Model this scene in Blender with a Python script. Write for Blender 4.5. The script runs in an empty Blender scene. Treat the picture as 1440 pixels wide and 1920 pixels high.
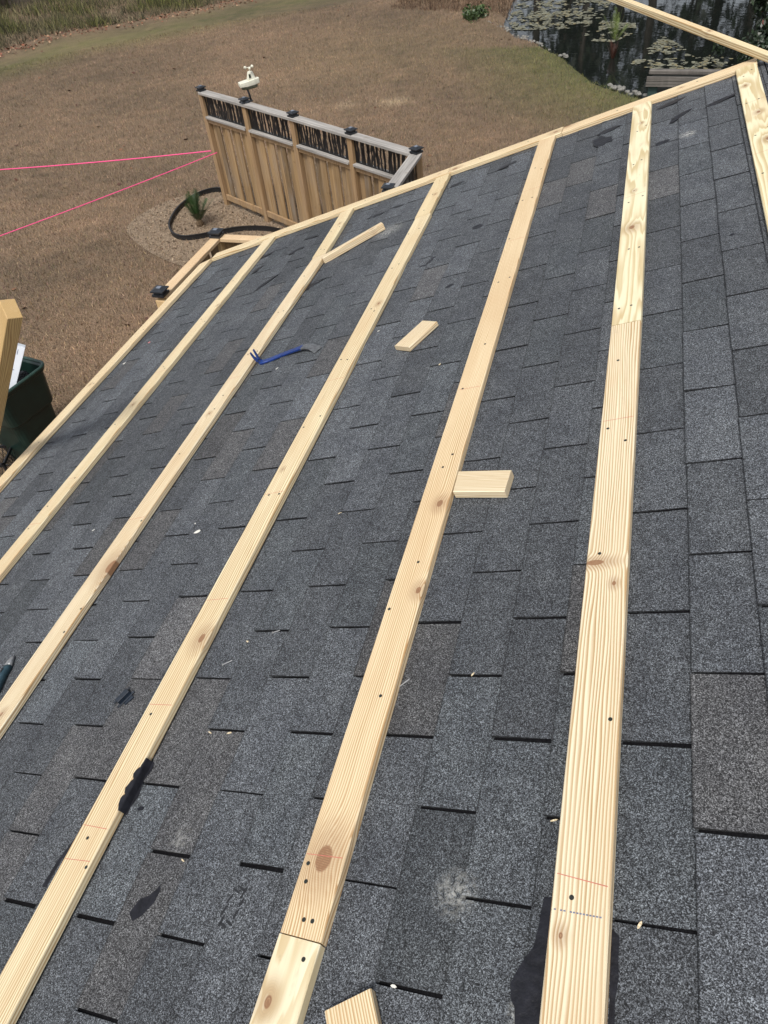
import bpy, bmesh, math, random
import numpy as np
from mathutils import Matrix, Vector, Euler, noise as mnoise
R=math.radians
random.seed(7); rng=np.random.default_rng(7)
sc=bpy.context.scene
col=sc.collection
G=-3.5
# ------------------------------------------------------------------ frames
TH=R(20)
RM=Matrix(((math.cos(TH),0,-math.sin(TH),0),(0,1,0,0),(math.sin(TH),0,math.cos(TH),0),(0,0,0,1)))  # roof frame: x up the slope, y along the eave
# ------------------------------------------------------------------ camera
cam=bpy.data.objects.new('camera',bpy.data.cameras.new('camera')); col.objects.link(cam)
M=Matrix(((0.96078113,-0.12941769,0.24525635),(0.26361003,0.70076964,-0.66289642),(-0.08607769,0.70155041,0.70740205)))
cam.matrix_world=Matrix.Translation((-0.270134,-1.61573686,1.24668302))@M.to_4x4()
cam.data.sensor_fit='HORIZONTAL'; cam.data.sensor_width=36; cam.data.lens=36*1344.4/1440
cam.data.clip_start=.02; cam.data.clip_end=600
sc.camera=cam
# ------------------------------------------------------------------ mesh helper
class MB:
    def __init__(s): s.v=[]; s.f=[]; s.m=[]
    def add(s,vs,fs,mi=0,mat=None):
        o=len(s.v)
        for p in vs:
            p=Vector(p)
            if mat is not None: p=mat@p
            s.v.append(tuple(p))
        for f in fs: s.f.append(tuple(o+i for i in f)); s.m.append(mi)
        return s
    def box(s,c,d,mi=0,mat=None,taper=1.0):
        x,y,z=d[0]/2,d[1]/2,d[2]/2
        vs=[(c[0]+a*x*(taper if k>0 else 1),c[1]+b*y*(taper if k>0 else 1),c[2]+k*z) for k in(-1,1) for a,b in((-1,-1),(1,-1),(1,1),(-1,1))]
        return s.add(vs,[(3,2,1,0),(4,5,6,7),(0,1,5,4),(1,2,6,5),(2,3,7,6),(3,0,4,7)],mi,mat)
    def prism(s,poly,z0,z1,mi=0,mat=None):
        n=len(poly)
        a=sum(poly[i][0]*poly[(i+1)%n][1]-poly[(i+1)%n][0]*poly[i][1] for i in range(n))
        if a<0: poly=poly[::-1]
        vs=[(p[0],p[1],z0) for p in poly]+[(p[0],p[1],z1) for p in poly]
        return s.add(vs,[tuple(range(n))[::-1],tuple(range(n,2*n))]+[(i,(i+1)%n,n+(i+1)%n,n+i) for i in range(n)],mi,mat)
    def tube(s,pts,rad,n=8,mi=0,mat=None,flat=None):
        pts=[Vector(p) for p in pts]; rs=rad if isinstance(rad,(list,tuple)) else [rad]*len(pts)
        vs=[];up=Vector((0,0,1))
        for i,p in enumerate(pts):
            t=(pts[min(i+1,len(pts)-1)]-pts[max(i-1,0)]).normalized()
            a=t.cross(up)
            if a.length<.05: a=t.cross(Vector((0,1,0)))
            a.normalize(); b=a.cross(t)
            for k in range(n):
                an=2*math.pi*k/n
                vs.append(p+a*math.cos(an)*rs[i]*(flat or 1)+b*math.sin(an)*rs[i])
        fs=[]
        for i in range(len(pts)-1):
            for k in range(n):
                fs.append((i*n+k,i*n+(k+1)%n,(i+1)*n+(k+1)%n,(i+1)*n+k))
        fs.append(tuple(range(n))); fs.append(tuple(range((len(pts)-1)*n,len(pts)*n))[::-1])
        return s.add(vs,fs,mi,mat)
    def build(s,name,mats,parent=None,bevel=0,smooth=False,segs=1):
        me=bpy.data.meshes.new(name); me.from_pydata(s.v,[],s.f); me.update()
        if not isinstance(mats,(list,tuple)): mats=[mats]
        for m in mats: me.materials.append(m)
        me.polygons.foreach_set('material_index',s.m)
        if smooth: me.polygons.foreach_set('use_smooth',[True]*len(me.polygons))
        bm=bmesh.new(); bm.from_mesh(me); bmesh.ops.recalc_face_normals(bm,faces=bm.faces[:]); bm.to_mesh(me); bm.free()
        o=bpy.data.objects.new(name,me); col.objects.link(o)
        if parent: o.parent=parent
        if bevel:
            b=o.modifiers.new('bevel','BEVEL'); b.width=bevel; b.segments=segs; b.limit_method='ANGLE'
        return o
def tag(o,label=None,cat=None,group=None,kind=None):
    if label:o['label']=label
    if cat:o['category']=cat
    if group:o['group']=group
    if kind:o['kind']=kind
    return o
def empty(name,mat,label,cat,group=None):
    o=bpy.data.objects.new(name,None); col.objects.link(o); o.empty_display_size=.1
    o.matrix_world=mat
    return tag(o,label,cat,group)
def roofmat(x,y,z=0,yaw=0,tilt=None):
    m=RM@Matrix.Translation((x,y,z))@Matrix.Rotation(yaw,4,'Z')
    if tilt is not None: m=m@tilt
    return m
def worldmat(x,y,z=0,yaw=0): return Matrix.Translation((x,y,z))@Matrix.Rotation(yaw,4,'Z')
# ------------------------------------------------------------------ node helper
class NT:
    def __init__(s,name):
        s.m=bpy.data.materials.new(name); s.m.use_nodes=True; s.t=s.m.node_tree; s.t.nodes.clear()
        s.out=s.t.nodes.new('ShaderNodeOutputMaterial'); s.b=s.t.nodes.new('ShaderNodeBsdfPrincipled')
        s.t.links.new(s.b.outputs[0],s.out.inputs[0])
    def set(s,sock,v):
        if isinstance(v,bpy.types.NodeSocket): s.t.links.new(v,sock)
        elif isinstance(v,(tuple,list)) and len(v)==3 and sock.type=='RGBA': sock.default_value=(*v,1)
        else: sock.default_value=v
    def math(s,op,a,b=0,c=None,clamp=False):
        n=s.t.nodes.new('ShaderNodeMath'); n.operation=op; n.use_clamp=clamp
        s.set(n.inputs[0],a); s.set(n.inputs[1],b)
        if c is not None: s.set(n.inputs[2],c)
        return n.outputs[0]
    def coord(s,kind='Object'):
        return s.t.nodes.new('ShaderNodeTexCoord').outputs[kind]
    def mapping(s,v,scale=(1,1,1),loc=(0,0,0),rot=(0,0,0)):
        n=s.t.nodes.new('ShaderNodeMapping'); s.set(n.inputs[0],v); n.inputs[1].default_value=loc; n.inputs[2].default_value=rot; n.inputs[3].default_value=scale
        return n.outputs[0]
    def noise(s,v,scale,detail=2,rough=.5,out=0,dist=0):
        n=s.t.nodes.new('ShaderNodeTexNoise'); s.set(n.inputs['Vector'],v); n.inputs['Scale'].default_value=scale
        n.inputs['Detail'].default_value=detail; n.inputs['Roughness'].default_value=rough; n.inputs['Distortion'].default_value=dist
        return n.outputs[out]
    def voro(s,v,scale,out='Color',feature='F1',rand=1):
        n=s.t.nodes.new('ShaderNodeTexVoronoi'); n.feature=feature; s.set(n.inputs['Vector'],v); n.inputs['Scale'].default_value=scale
        n.inputs['Randomness'].default_value=rand
        return n.outputs[out]
    def sep(s,v):
        n=s.t.nodes.new('ShaderNodeSeparateXYZ'); s.set(n.inputs[0],v); return n.outputs
    def comb(s,x,y,z):
        n=s.t.nodes.new('ShaderNodeCombineXYZ'); s.set(n.inputs[0],x); s.set(n.inputs[1],y); s.set(n.inputs[2],z); return n.outputs[0]
    def ramp(s,f,stops,interp='LINEAR'):
        n=s.t.nodes.new('ShaderNodeValToRGB'); s.set(n.inputs[0],f); cr=n.color_ramp; cr.interpolation=interp
        while len(cr.elements)<len(stops): cr.elements.new(.5)
        for e,(p,c) in zip(cr.elements,stops):
            e.position=p; e.color=(*c,1) if isinstance(c,(tuple,list)) else (c,c,c,1)
        return n.outputs[0]
    def mix(s,f,a,b,mode='MIX'):
        n=s.t.nodes.new('ShaderNodeMix'); n.data_type='RGBA'; n.blend_type=mode
        s.set(n.inputs[0],f); s.set(n.inputs[6],a); s.set(n.inputs[7],b); return n.outputs[2]
    def map(s,f,a,b,c=0,d=1,smooth=False):
        n=s.t.nodes.new('ShaderNodeMapRange'); n.clamp=True
        if smooth: n.interpolation_type='SMOOTHSTEP'
        s.set(n.inputs[0],f)
        for i,v in enumerate((a,b,c,d)): n.inputs[i+1].default_value=v
        return n.outputs[0]
    def bump(s,h,strength=.3,dist=.002):
        n=s.t.nodes.new('ShaderNodeBump'); n.inputs['Strength'].default_value=strength; n.inputs['Distance'].default_value=dist
        s.set(n.inputs['Height'],h); s.t.links.new(n.outputs[0],s.b.inputs['Normal'])
    def attr(s,name,out='Color'):
        n=s.t.nodes.new('ShaderNodeAttribute'); n.attribute_name=name; return n.outputs[out]
    def base(s,v): s.set(s.b.inputs['Base Color'],v)
    def rough(s,v): s.set(s.b.inputs['Roughness'],v)
def plain(name,c,rough=.6,var=.15,scale=20,metal=0,bump=0):
    n=NT(name); k=n.noise(n.coord(),scale,4,.6)
    a=tuple(x*(1-var) for x in c); b=tuple(min(1,x*(1+var)) for x in c)
    n.base(n.ramp(k,[(.3,a),(.7,b)])); n.rough(rough); n.b.inputs['Metallic'].default_value=metal
    if bump: n.bump(k,bump,.003)
    return n.m
def pine(name,seed,knots=(),tint=(1,1,1),period=.0048,cath=0.0,dist=1.0,chalk=()):
    """fresh sawn pine: growth bands along the board that bend round the knots"""
    n=NT(name); P=n.coord(); x,y,z=n.sep(P)
    Q=n.mapping(P,loc=(seed*1.7,seed*3.1,seed*.9))
    low=n.noise(n.mapping(Q,scale=(9,.9,9)),1,3,.5)
    low2=n.noise(n.mapping(Q,scale=(3,.35,3)),1,2,.5)
    v=n.math('ADD',x,n.math('MULTIPLY',z,.7))
    v=n.math('ADD',v,n.math('MULTIPLY',low,.028*dist))
    v=n.math('ADD',v,n.math('MULTIPLY',low2,.075*dist))
    if cath:
        loops=n.noise(n.mapping(Q,scale=(10,1.15,10)),1,1,.4)
        v=n.math('ADD',n.math('MULTIPLY',x,.12),n.math('MULTIPLY',loops,.022*cath))
    km=None
    for (kx,ky,r) in knots:
        rx_,ry_=(r,r*1.5) if r>0 else (-r*1.7,-r*.62); r=abs(r)
        dx=n.math('DIVIDE',n.math('SUBTRACT',x,kx),rx_); dy=n.math('DIVIDE',n.math('SUBTRACT',y,ky),ry_)
        dz=n.math('DIVIDE',z,r*8)
        d2=n.math('ADD',n.math('ADD',n.math('MULTIPLY',dx,dx),n.math('MULTIPLY',dy,dy)),n.math('MULTIPLY',dz,dz))
        e=n.math('EXPONENT',n.math('MULTIPLY',d2,-.16))
        v=n.math('ADD',v,n.math('MULTIPLY',e,r*1.1))
        w=n.math('ADD',n.math('SQRT',d2),n.math('MULTIPLY',n.math('SUBTRACT',low,.5),.8))
        m=n.map(w,.75,1.1,1,0,True)
        halo=n.math('MULTIPLY',n.map(w,1,4.0,1,0,True),.42)
        mm=n.math('MAXIMUM',m,halo)
        km=mm if km is None else n.math('MAXIMUM',km,mm)
    jit=n.noise(n.mapping(Q,scale=(45,2.2,45)),1,2)
    v=n.math('ADD',v,n.math('MULTIPLY',jit,period*1.8))
    ph=n.math('FRACT',n.math('DIVIDE',v,period))
    band=n.math('MULTIPLY',n.map(ph,.15,.8,0,1,True),n.map(ph,.85,1,1,0,True))
    fade=n.map(n.noise(n.mapping(Q,scale=(14,1.6,14)),1,2),.3,.55,.6,1)
    band=n.math('MULTIPLY',band,fade)
    c=n.mix(band,(.74*tint[0],.66*tint[1],.475*tint[2]),(.41*tint[0],.26*tint[1],.12*tint[2])) if not cath else n.mix(band,(.73*tint[0],.665*tint[1],.49*tint[2]),(.52*tint[0],.415*tint[1],.24*tint[2]))
    blot=n.noise(n.mapping(Q,scale=(6,2.2,6)),1,4,.6)
    c=n.mix(n.map(blot,.50,.75,0,.42),c,(.55,.37,.20))
    stk=n.noise(n.mapping(Q,scale=(26,.8,26)),1,3,.6); c=n.mix(n.map(stk,.55,.72,0,.38),c,(.60,.45,.27))
    c=n.mix(n.map(n.noise(n.mapping(Q,scale=(30,9,30)),1,4,.7),.64,.76,0,.35),c,(.36,.29,.21))
    fib=n.noise(n.mapping(Q,scale=(900,22,900)),1,2)
    c=n.mix(n.map(fib,.5,.8,0,.22),c,(.50,.36,.2))
    dirt=n.noise(Q,38,4,.7); c=n.mix(n.map(dirt,.66,.8,0,.3),c,(.3,.24,.17))
    if km is not None:
        rr=n.noise(n.mapping(Q,scale=(160,90,160)),1,3)
        c=n.mix(km,c,n.mix(n.map(rr,.35,.65),n.mix(n.math('FRACT',n.math('MULTIPLY',w,3.2)),(.17,.085,.045),(.38,.23,.12)),(.25,.13,.065)))
    n.base(c); n.rough(.62)
    h=n.math('ADD',n.math('MULTIPLY',band,-.25),fib); n.bump(h,.2,.001)
    return n.m
# weathered / cedar boards
def cedar(name,c1,c2,axis=2,seed=0,grey=.25):
    n=NT(name); P=n.mapping(n.coord(),loc=(seed,seed*2,seed*3))
    s=[40,40,40]; s[axis]=1.6
    k=n.noise(n.mapping(P,scale=s),1,4,.6); c=n.ramp(k,[(.3,c1),(.7,c2)])
    b=n.noise(n.mapping(P,scale=(6,6,1.5)),1,4,.65)
    c=n.mix(n.map(b,.45,.75,0,grey),c,(.30,.27,.245))
    c=n.mix(n.map(n.noise(P,9,3,.6),.66,.74,0,.5),c,(.12,.075,.04))
    n.base(c); n.rough(.8); n.bump(k,.4,.003); return n.m
# ------------------------------------------------------------------ world and sun
SUN_EL,SUN_AZ=R(60),R(186)     # azimuth measured clockwise from +Y
w=bpy.data.worlds.new('World'); sc.world=w; w.use_nodes=True
nt=w.node_tree; bg=nt.nodes['Background']
sky=nt.nodes.new('ShaderNodeTexSky'); sky.sky_type='NISHITA'; sky.sun_disc=False; sky.sun_elevation=SUN_EL; sky.sun_rotation=SUN_AZ
sky.dust_density=3; sky.ozone_density=1
hs=nt.nodes.new('ShaderNodeHueSaturation'); hs.inputs['Saturation'].default_value=.32
nt.links.new(sky.outputs[0],hs.inputs['Color']); nt.links.new(hs.outputs[0],bg.inputs[0]); bg.inputs[1].default_value=.12
sl=bpy.data.lights.new('sun','SUN'); sl.energy=1.9; sl.angle=R(13); sl.color=(1,.955,.88)
so=bpy.data.objects.new('sun',sl); col.objects.link(so)
d=Vector((math.sin(SUN_AZ)*math.cos(SUN_EL),math.cos(SUN_AZ)*math.cos(SUN_EL),math.sin(SUN_EL)))
so.rotation_euler=d.to_track_quat('Z','Y').to_euler()
sc.view_settings.view_transform='Standard'; sc.view_settings.look='None'; sc.view_settings.exposure=0.52; sc.view_settings.gamma=1
# ------------------------------------------------------------------ ground
POND=[(-3.9,25.5),(-3.75,21.9),(-3.2,20.3),(-2.4,19.35),(-1.7,18.1),(-.95,16.3),(-.36,15.6),(.12,15.05),(1,14.2),(4,13),(12,13),(20,16),(24,30),(12,38),(2,39),(-3,34),(-5,29)]
def pond_sd(x,y):
    """signed distance, negative inside, numpy arrays"""
    P=np.array(POND); Q=np.roll(P,-1,0); best=np.full(x.shape,1e9); ins=np.zeros(x.shape,bool)
    for (ax,ay),(bx,by) in zip(P,Q):
        ex,ey=bx-ax,by-ay; t=np.clip(((x-ax)*ex+(y-ay)*ey)/(ex*ex+ey*ey),0,1)
        best=np.minimum(best,np.hypot(x-ax-t*ex,y-ay-t*ey))
        c=((ay>y)!=(by>y))&(x<(bx-ax)*(y-ay)/(by-ay+1e-12)+ax); ins^=c
    return np.where(ins,-best,best)
REED=[(-30,11.5),(-22.5,16.2),(-18.85,19.7),(-18.3,21.9),(-16.2,23.0),(-14.5,24.7),(-12.9,26.2),(-9,29.5),(-6.5,33),(-5,40)]
def reed_sd(x,y):
    """distance beyond the lawn's far edge (positive in the reeds)"""
    P=np.array(REED); best=np.full(x.shape,1e9); sgn=np.zeros(x.shape)
    for (ax,ay),(bx,by) in zip(P[:-1],P[1:]):
        ex,ey=bx-ax,by-ay; t=np.clip(((x-ax)*ex+(y-ay)*ey)/(ex*ex+ey*ey),0,1)
        dd=np.hypot(x-ax-t*ex,y-ay-t*ey); s=np.sign(ex*(y-ay)-ey*(x-ax)); u=dd<best
        best=np.where(u,dd,best); sgn=np.where(u,s,sgn)
    return best*sgn
def gz(x,y):
    sd=pond_sd(x,y)
    z=G-.55*np.clip(-(sd-.12)/1.2,0,1)**.7*(sd<.12)
    z=z+.03*np.sin(x*.31+.4)*np.sin(y*.27)*np.clip((y-9)/4,0,1)
    return z
def axis(a,b,st,lo,hi):
    core=np.arange(a,b+1e-6,st); l=a-np.geomspace(.5,a-lo,16)[::-1]; h=b+np.geomspace(.5,hi-b,16)
    return np.concatenate([l,core,h])
xs=axis(-27,7,.2,-260,260); ys=axis(0,31,.2,-200,320)
X,Y=np.meshgrid(xs,ys); Z=gz(X,Y)
nx,ny=len(xs),len(ys)
V=np.stack([X.ravel(),Y.ravel(),Z.ravel()],1)
ii=(np.arange(ny-1)[:,None]*nx+np.arange(nx-1)[None]).ravel()
F=np.stack([ii,ii+1,ii+1+nx,ii+nx],1)
def npmesh(name,V,F,mat,smooth=True,colors=None,parent=None):
    me=bpy.data.meshes.new(name); k=F.shape[1]
    me.vertices.add(len(V)); me.vertices.foreach_set('co',V.astype(np.float32).ravel())
    me.loops.add(F.size); me.loops.foreach_set('vertex_index',F.astype(np.int32).ravel())
    me.polygons.add(len(F)); me.polygons.foreach_set('loop_start',np.arange(0,F.size,k,dtype=np.int32)); me.polygons.foreach_set('loop_total',np.full(len(F),k,dtype=np.int32))
    me.polygons.foreach_set('use_smooth',np.full(len(F),smooth))
    me.update(calc_edges=True); me.validate()
    if colors is not None:
        a=me.color_attributes.new('tone','FLOAT_COLOR','POINT'); a.data.foreach_set('color',np.concatenate([colors,np.ones((len(colors),1))],1).astype(np.float32).ravel())
    me.materials.append(mat); o=bpy.data.objects.new(name,me); col.objects.link(o)
    if parent:o.parent=parent
    return o
SP=[(-4.96,14.8),(-6.04,14.58)]
def lawncol(x,y):
    """real colour of the turf: dormant tan, greener by the reeds and the pond bank"""
    rs=reed_sd(x,y); ps=pond_sd(x,y)
    g=np.clip(1-np.abs(-rs-1.6)/2.0,0,1)*.75
    g=np.maximum(g,np.clip(1-ps/3.0,0,1)*(y<19)*.95)
    g=np.maximum(g,np.clip(1-np.hypot(x+6,y-19)/4.5,0,1)*.16)
    base=np.array([.215,.151,.095]); gr=np.array([.112,.125,.036])
    c=base[None]*(1-g[:,None])+gr[None]*g[:,None]
    mot=np.array([mnoise.noise(Vector((a*.5,b*.5,0)))*.5+mnoise.noise(Vector((a*1.7,b*1.7,3)))*.35+mnoise.noise(Vector((a*5.3,b*4.1,7)))*.6+mnoise.noise(Vector((a*13,b*11,2)))*.6 for a,b in zip(x,y)])
    big=np.array([mnoise.noise(Vector((a*.16+b*.05,b*.3-a*.08,11))) for a,b in zip(x,y)]); c=c*(1+.40*mot[:,None]+.30*big[:,None]); c[:,0]*=1+.03*big; st=np.maximum(np.exp(-((x-SP[0][0])/.30)**2-((y-SP[0][1])/.22)**2),.6*np.exp(-((x-SP[1][0])/.25)**2-((y-SP[1][1])/.2)**2)); c=c*(1-.8*st[:,None])+np.array([.50,.39,.25])*.8*st[:,None]; c[:,0]*=1+.05*mot
    return c
gc=lawncol(V[:,0],V[:,1])
n=NT('lawn soil'); P=n.coord(); 
k=n.noise(P,55,4,.7); k2=n.noise(P,3,3,.6); k3=n.voro(P,38,'Distance')
c=n.mix(n.map(k,.3,.7,0,1),n.mix(1,n.attr('tone'),(.42,.38,.34),'MULTIPLY'),n.mix(1,n.attr('tone'),(1.15,1.15,1.15),'MULTIPLY'))
c=n.mix(n.map(k2,.45,.7,0,.3),c,(.21,.14,.095))
n.base(c); n.rough(.95); n.bump(n.math('ADD',k,k3),.8,.03)
lawn=npmesh('lawn',V,F,n.m,True,gc); tag(lawn,'dormant tan lawn sloping to the pond','lawn',kind='structure')
# blades of dormant grass
def blades(N,px,py,pz,hmin,hmax,wid,lean,colors,name,mat,kind='stuff',bend=False):
    N=len(px); a=rng.uniform(0,2*np.pi,N); h=rng.uniform(hmin,hmax,N); la=rng.uniform(0,2*np.pi,N); lm=rng.uniform(0,lean,N)*h
    dx,dy=np.cos(a)*wid/2,np.sin(a)*wid/2
    b1=np.stack([px-dx,py-dy,pz],1); b2=np.stack([px+dx,py+dy,pz],1)
    tp=np.stack([px+np.cos(la)*lm,py+np.sin(la)*lm,pz+np.sqrt(np.maximum(h*h-lm*lm,1e-4))],1)
    V=np.stack([b1,b2,tp],1).reshape(-1,3); F=np.arange(3*N).reshape(-1,3)
    return npmesh(name,V,F,mat,False,np.repeat(colors,3,0))
n=NT('grass blade'); n.base(n.attr('tone')); n.rough(.8); GB=n.m
N=330000
r=3.2+22*rng.random(N)**.8; th=rng.uniform(R(83),R(149),N)
px=-.27+r*np.cos(th); py=-1.6+r*np.sin(th)*1.12
k=(reed_sd(px,py)<-.3)&(pond_sd(px,py)>.12)&~((px>-3.2)&(py<6.5)); px,py=px[k],py[k]
cc=lawncol(px,py)*rng.uniform(.35,1.75,(len(px),1))+rng.normal(0,.012,(len(px),3)); cc=np.clip(cc,.02,.8)
gr=blades(0,px,py,gz(px,py)-.003,.025,.075,.010,.92,cc,'lawn_grass',GB); tag(gr,'short dormant straw coloured turf blades on the lawn','grass',kind='stuff')
# reeds
N=70000
px=rng.uniform(-30,-4,N*3); py=rng.uniform(11,38,N*3); s=reed_sd(px,py); k=(s>.5)&(s<8)&(rng.random(N*3)<np.clip(1.2-s/9,0,1)); px,py,s=px[k][:N],py[k][:N],s[k][:N]
pat=np.array([mnoise.noise(Vector((a*.8,b*.8,9))) for a,b in zip(px,py)])
ca=np.array([.11,.115,.030]); cb=np.array([.17,.135,.085]); cd=np.array([.035,.036,.016])
f=np.clip(.5+pat*1.3,0,1)[:,None]; cc=ca*f+cb*(1-f); q=(rng.random(len(px))<.35)[:,None]; cc=np.where(q,cd,cc)*rng.uniform(.4,1.7,(len(px),1))
reeds=blades(0,px,py,np.full(len(px),G),.10,np.clip(.38+.5*pat,.14,.75),.022,.95,cc,'tall_grass',GB); tag(reeds,'tall green and grey brown wild grass beyond the lawn edge','tall grass',kind='stuff')
# leaf litter between lawn and reeds
def litter(px,py,pz,size,colors,name,mat):
    N=len(px); a=rng.uniform(0,2*np.pi,N); s=rng.uniform(.5,1.3,N)*size; t=rng.uniform(-.5,.5,(N,2))
    ux,uy=np.cos(a)*s,np.sin(a)*s; vx,vy=-np.sin(a)*s*.6,np.cos(a)*s*.6
    q=[]
    for sx,sy in((-1,0),(0,-1),(1,0),(0,1)):
        q.append(np.stack([px+sx*ux+sy*vx,py+sx*uy+sy*vy,pz+.02+s*(sx*t[:,0]+sy*t[:,1])],1))
    V=np.stack(q,1).reshape(-1,3); return npmesh(name,V,np.arange(4*N).reshape(-1,4),mat,False,np.repeat(colors,4,0))
N=60000
px=rng.uniform(-30,-4,N); py=rng.uniform(11,38,N); s=reed_sd(px,py); k=(np.abs(s-.25+rng.normal(0,.22,N))<.55); px,py=px[k],py[k]
pal=np.array([[.17,.06,.03],[.26,.13,.07],[.12,.05,.03],[.36,.23,.14],[.22,.08,.05]])
cc=pal[rng.integers(0,5,len(px))]*rng.uniform(.6,1.3,(len(px),1))
_x,_y=rng.uniform(-24,-1,450),rng.uniform(3,26,450); _k=(pond_sd(_x,_y)>.3)&(reed_sd(_x,_y)<0)&~((_x>-3.2)&(_y<8)); px=np.concatenate([px,_x[_k]]); py=np.concatenate([py,_y[_k]]); cc=np.concatenate([cc,pal[rng.integers(0,3,_k.sum())]*.6])
tag(litter(px,py,np.full(len(px),G),rng.uniform(.025,.055,len(px)),cc,'leaf_litter',GB),'band of fallen red brown leaves along the far lawn edge','leaf litter',kind='stuff')
# dry weeds left of the pond
N=9000
px=rng.uniform(-7.5,-3.4,N); py=rng.uniform(21.8,30,N); k=(pond_sd(px,py)>-.1)&(py>22.6-.35*(px+4)); px,py=px[k],py[k]
cc=np.array([[.13,.08,.048]])*rng.uniform(.4,1.4,(len(px),1))
tag(blades(0,px,py,gz(px,py),.06,.26,.02,.95,cc,'dry_weeds',GB),'dry brown weeds on the bank left of the pond','weeds',kind='stuff')
# water
n=NT('pond water'); P=n.coord()
n.base((.008,.010,.009)); n.rough(.03); n.b.inputs['IOR'].default_value=1.33; n.b.inputs['Specular IOR Level'].default_value=.6
n.bump(n.math('ADD',n.noise(n.mapping(P,scale=(1,1,1)),5,3,.5),n.math('MULTIPLY',n.noise(P,1.1,2),1.5)),.035,.03)
wm=MB(); PW=[(-6,29),(-4.9,25),(-4.5,21.6),(-4,19.8),(-3,18.7),(-2.2,17.6),(-1.4,15.7),(-.7,15),(0,14.2),(1,13.4),(4,12.3),(13,12.3),(21,15),(25,30),(12,39),(2,40),(-4,35)]
wm.add([(x,y,-3.62) for x,y in PW],[tuple(range(len(PW)))])
tag(wm.build('pond_water',n.m),'dark pond water reflecting trees and sky','pond',kind='structure')
# lily pads
def inpoly(x,y,P):
    c=np.zeros(x.shape,bool)
    for i in range(len(P)):
        (ax,ay),(bx,by)=P[i],P[(i+1)%len(P)]
        c^=((ay>y)!=(by>y))&(x<(bx-ax)*(y-ay)/(by-ay+1e-12)+ax)
    return c
LILY=[([(-4.2, 24.15), (-3.22, 25.9), (-0.95, 25.4), (-1.02, 22.44), (-1.43, 21.34), (-1.96, 21.14), (-3.3, 21.16)], 4200), ([(-1.44, 20.53), (-1.05, 21.85), (-0.22, 21.44), (-0.13, 20.62), (-0.67, 19.67), (-1.19, 19.83)], 800), ([(-0.17, 17.79), (0.04, 18.65), (0.27, 19.32), (0.45, 20.13), (0.81, 19.4), (1.04, 18.55), (1.92, 18.03), (2.14, 17.21), (1.12, 17.01), (0.24, 17.35)], 1500)]
pv=[];pf=[];pc=[]
for (poly,cnt) in LILY:
    P=np.array(poly); x=rng.uniform(P[:,0].min(),P[:,0].max(),cnt*2); y=rng.uniform(P[:,1].min(),P[:,1].max(),cnt*2)
    dens=np.array([.6*mnoise.noise(Vector((a*1.1,b*.9,4)))+.8*mnoise.noise(Vector((a*4.5,b*3.2,4)))+.5*mnoise.noise(Vector((a*11,b*8,4))) for a,b in zip(x,y)])
    k=inpoly(x,y,poly)&(pond_sd(x,y)<-.15)&(dens>.02); x,y=x[k][:cnt],y[k][:cnt]
    for a,b in zip(x,y):
        r_=random.uniform(.020,.050); ph=random.uniform(0,6.28); o=len(pv); z=-3.612+random.uniform(0,.012)
        tl=random.uniform(-.06,.06)
        c_=np.array([.19,.19,.14])*random.uniform(.55,1.25)
        if random.random()<.15: c_=np.array([.22,.19,.10])
        for q in range(9):
            an=ph+.25+q*(6.28-.5)/8; pv.append((a+math.cos(an)*r_,b+math.sin(an)*r_*random.uniform(.85,1),z+tl*math.cos(an)*r_)); pc.append(c_)
        pv.append((a,b,z)); pc.append(c_)
        for q in range(8): pf.append((o+9,o+q,o+q+1))
n=NT('lily pad'); n.base(n.attr('tone')); n.rough(.45)
tag(npmesh('lily_pads',np.array(pv),np.array(pf),n.m,False,np.array(pc)),'floating pale green lily pads spread over the pond','lily pads',kind='stuff')
# ------------------------------------------------------------------ house with the shingled roof
house=empty('house',worldmat(0,0,G),'house whose grey shingled roof slope fills the foreground','house')
HI=house.matrix_world.inverted()
def hmesh(mb,name,mats,roof=True,**k):
    """build a mesh given in roof (or world) coordinates as a part of the house"""
    mm=HI@(RM if roof else Matrix())
    mb.v=[tuple(mm@Vector(p)) for p in mb.v]
    return mb.build(name,mats,house,**k)
def U(u,v): return (-.0000326+.127065*u+.00006*v, -.0007766-.000141*u+.152451*v)
n=NT('asphalt granules'); P=n.coord(); tone=n.attr('tone')
g1=n.voro(P,680); g2=n.voro(n.mapping(P,loc=(3,1,7)),400); s1=n.sep(g1)[0]; s2=n.sep(g2)[1]
gran=n.ramp(n.math('ADD',n.math('MULTIPLY',s1,.72),n.math('MULTIPLY',s2,.28)),[(.0,(.04,.04,.045)),(.34,(.30,.30,.31)),(.54,(.95,.95,.97)),(.74,(1.75,1.77,1.80)),(.92,(3.6,3.65,3.7))])
blot=n.noise(P,7,4,.6); med=n.noise(P,38,3,.6)
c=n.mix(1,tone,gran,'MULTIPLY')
c=n.mix(1,c,n.ramp(blot,[(.3,(.84,.84,.86)),(.7,(1.16,1.15,1.13))]),'MULTIPLY')
c=n.mix(1,c,n.ramp(med,[(.3,(.82,.82,.83)),(.7,(1.16,1.16,1.15))]),'MULTIPLY')
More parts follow.
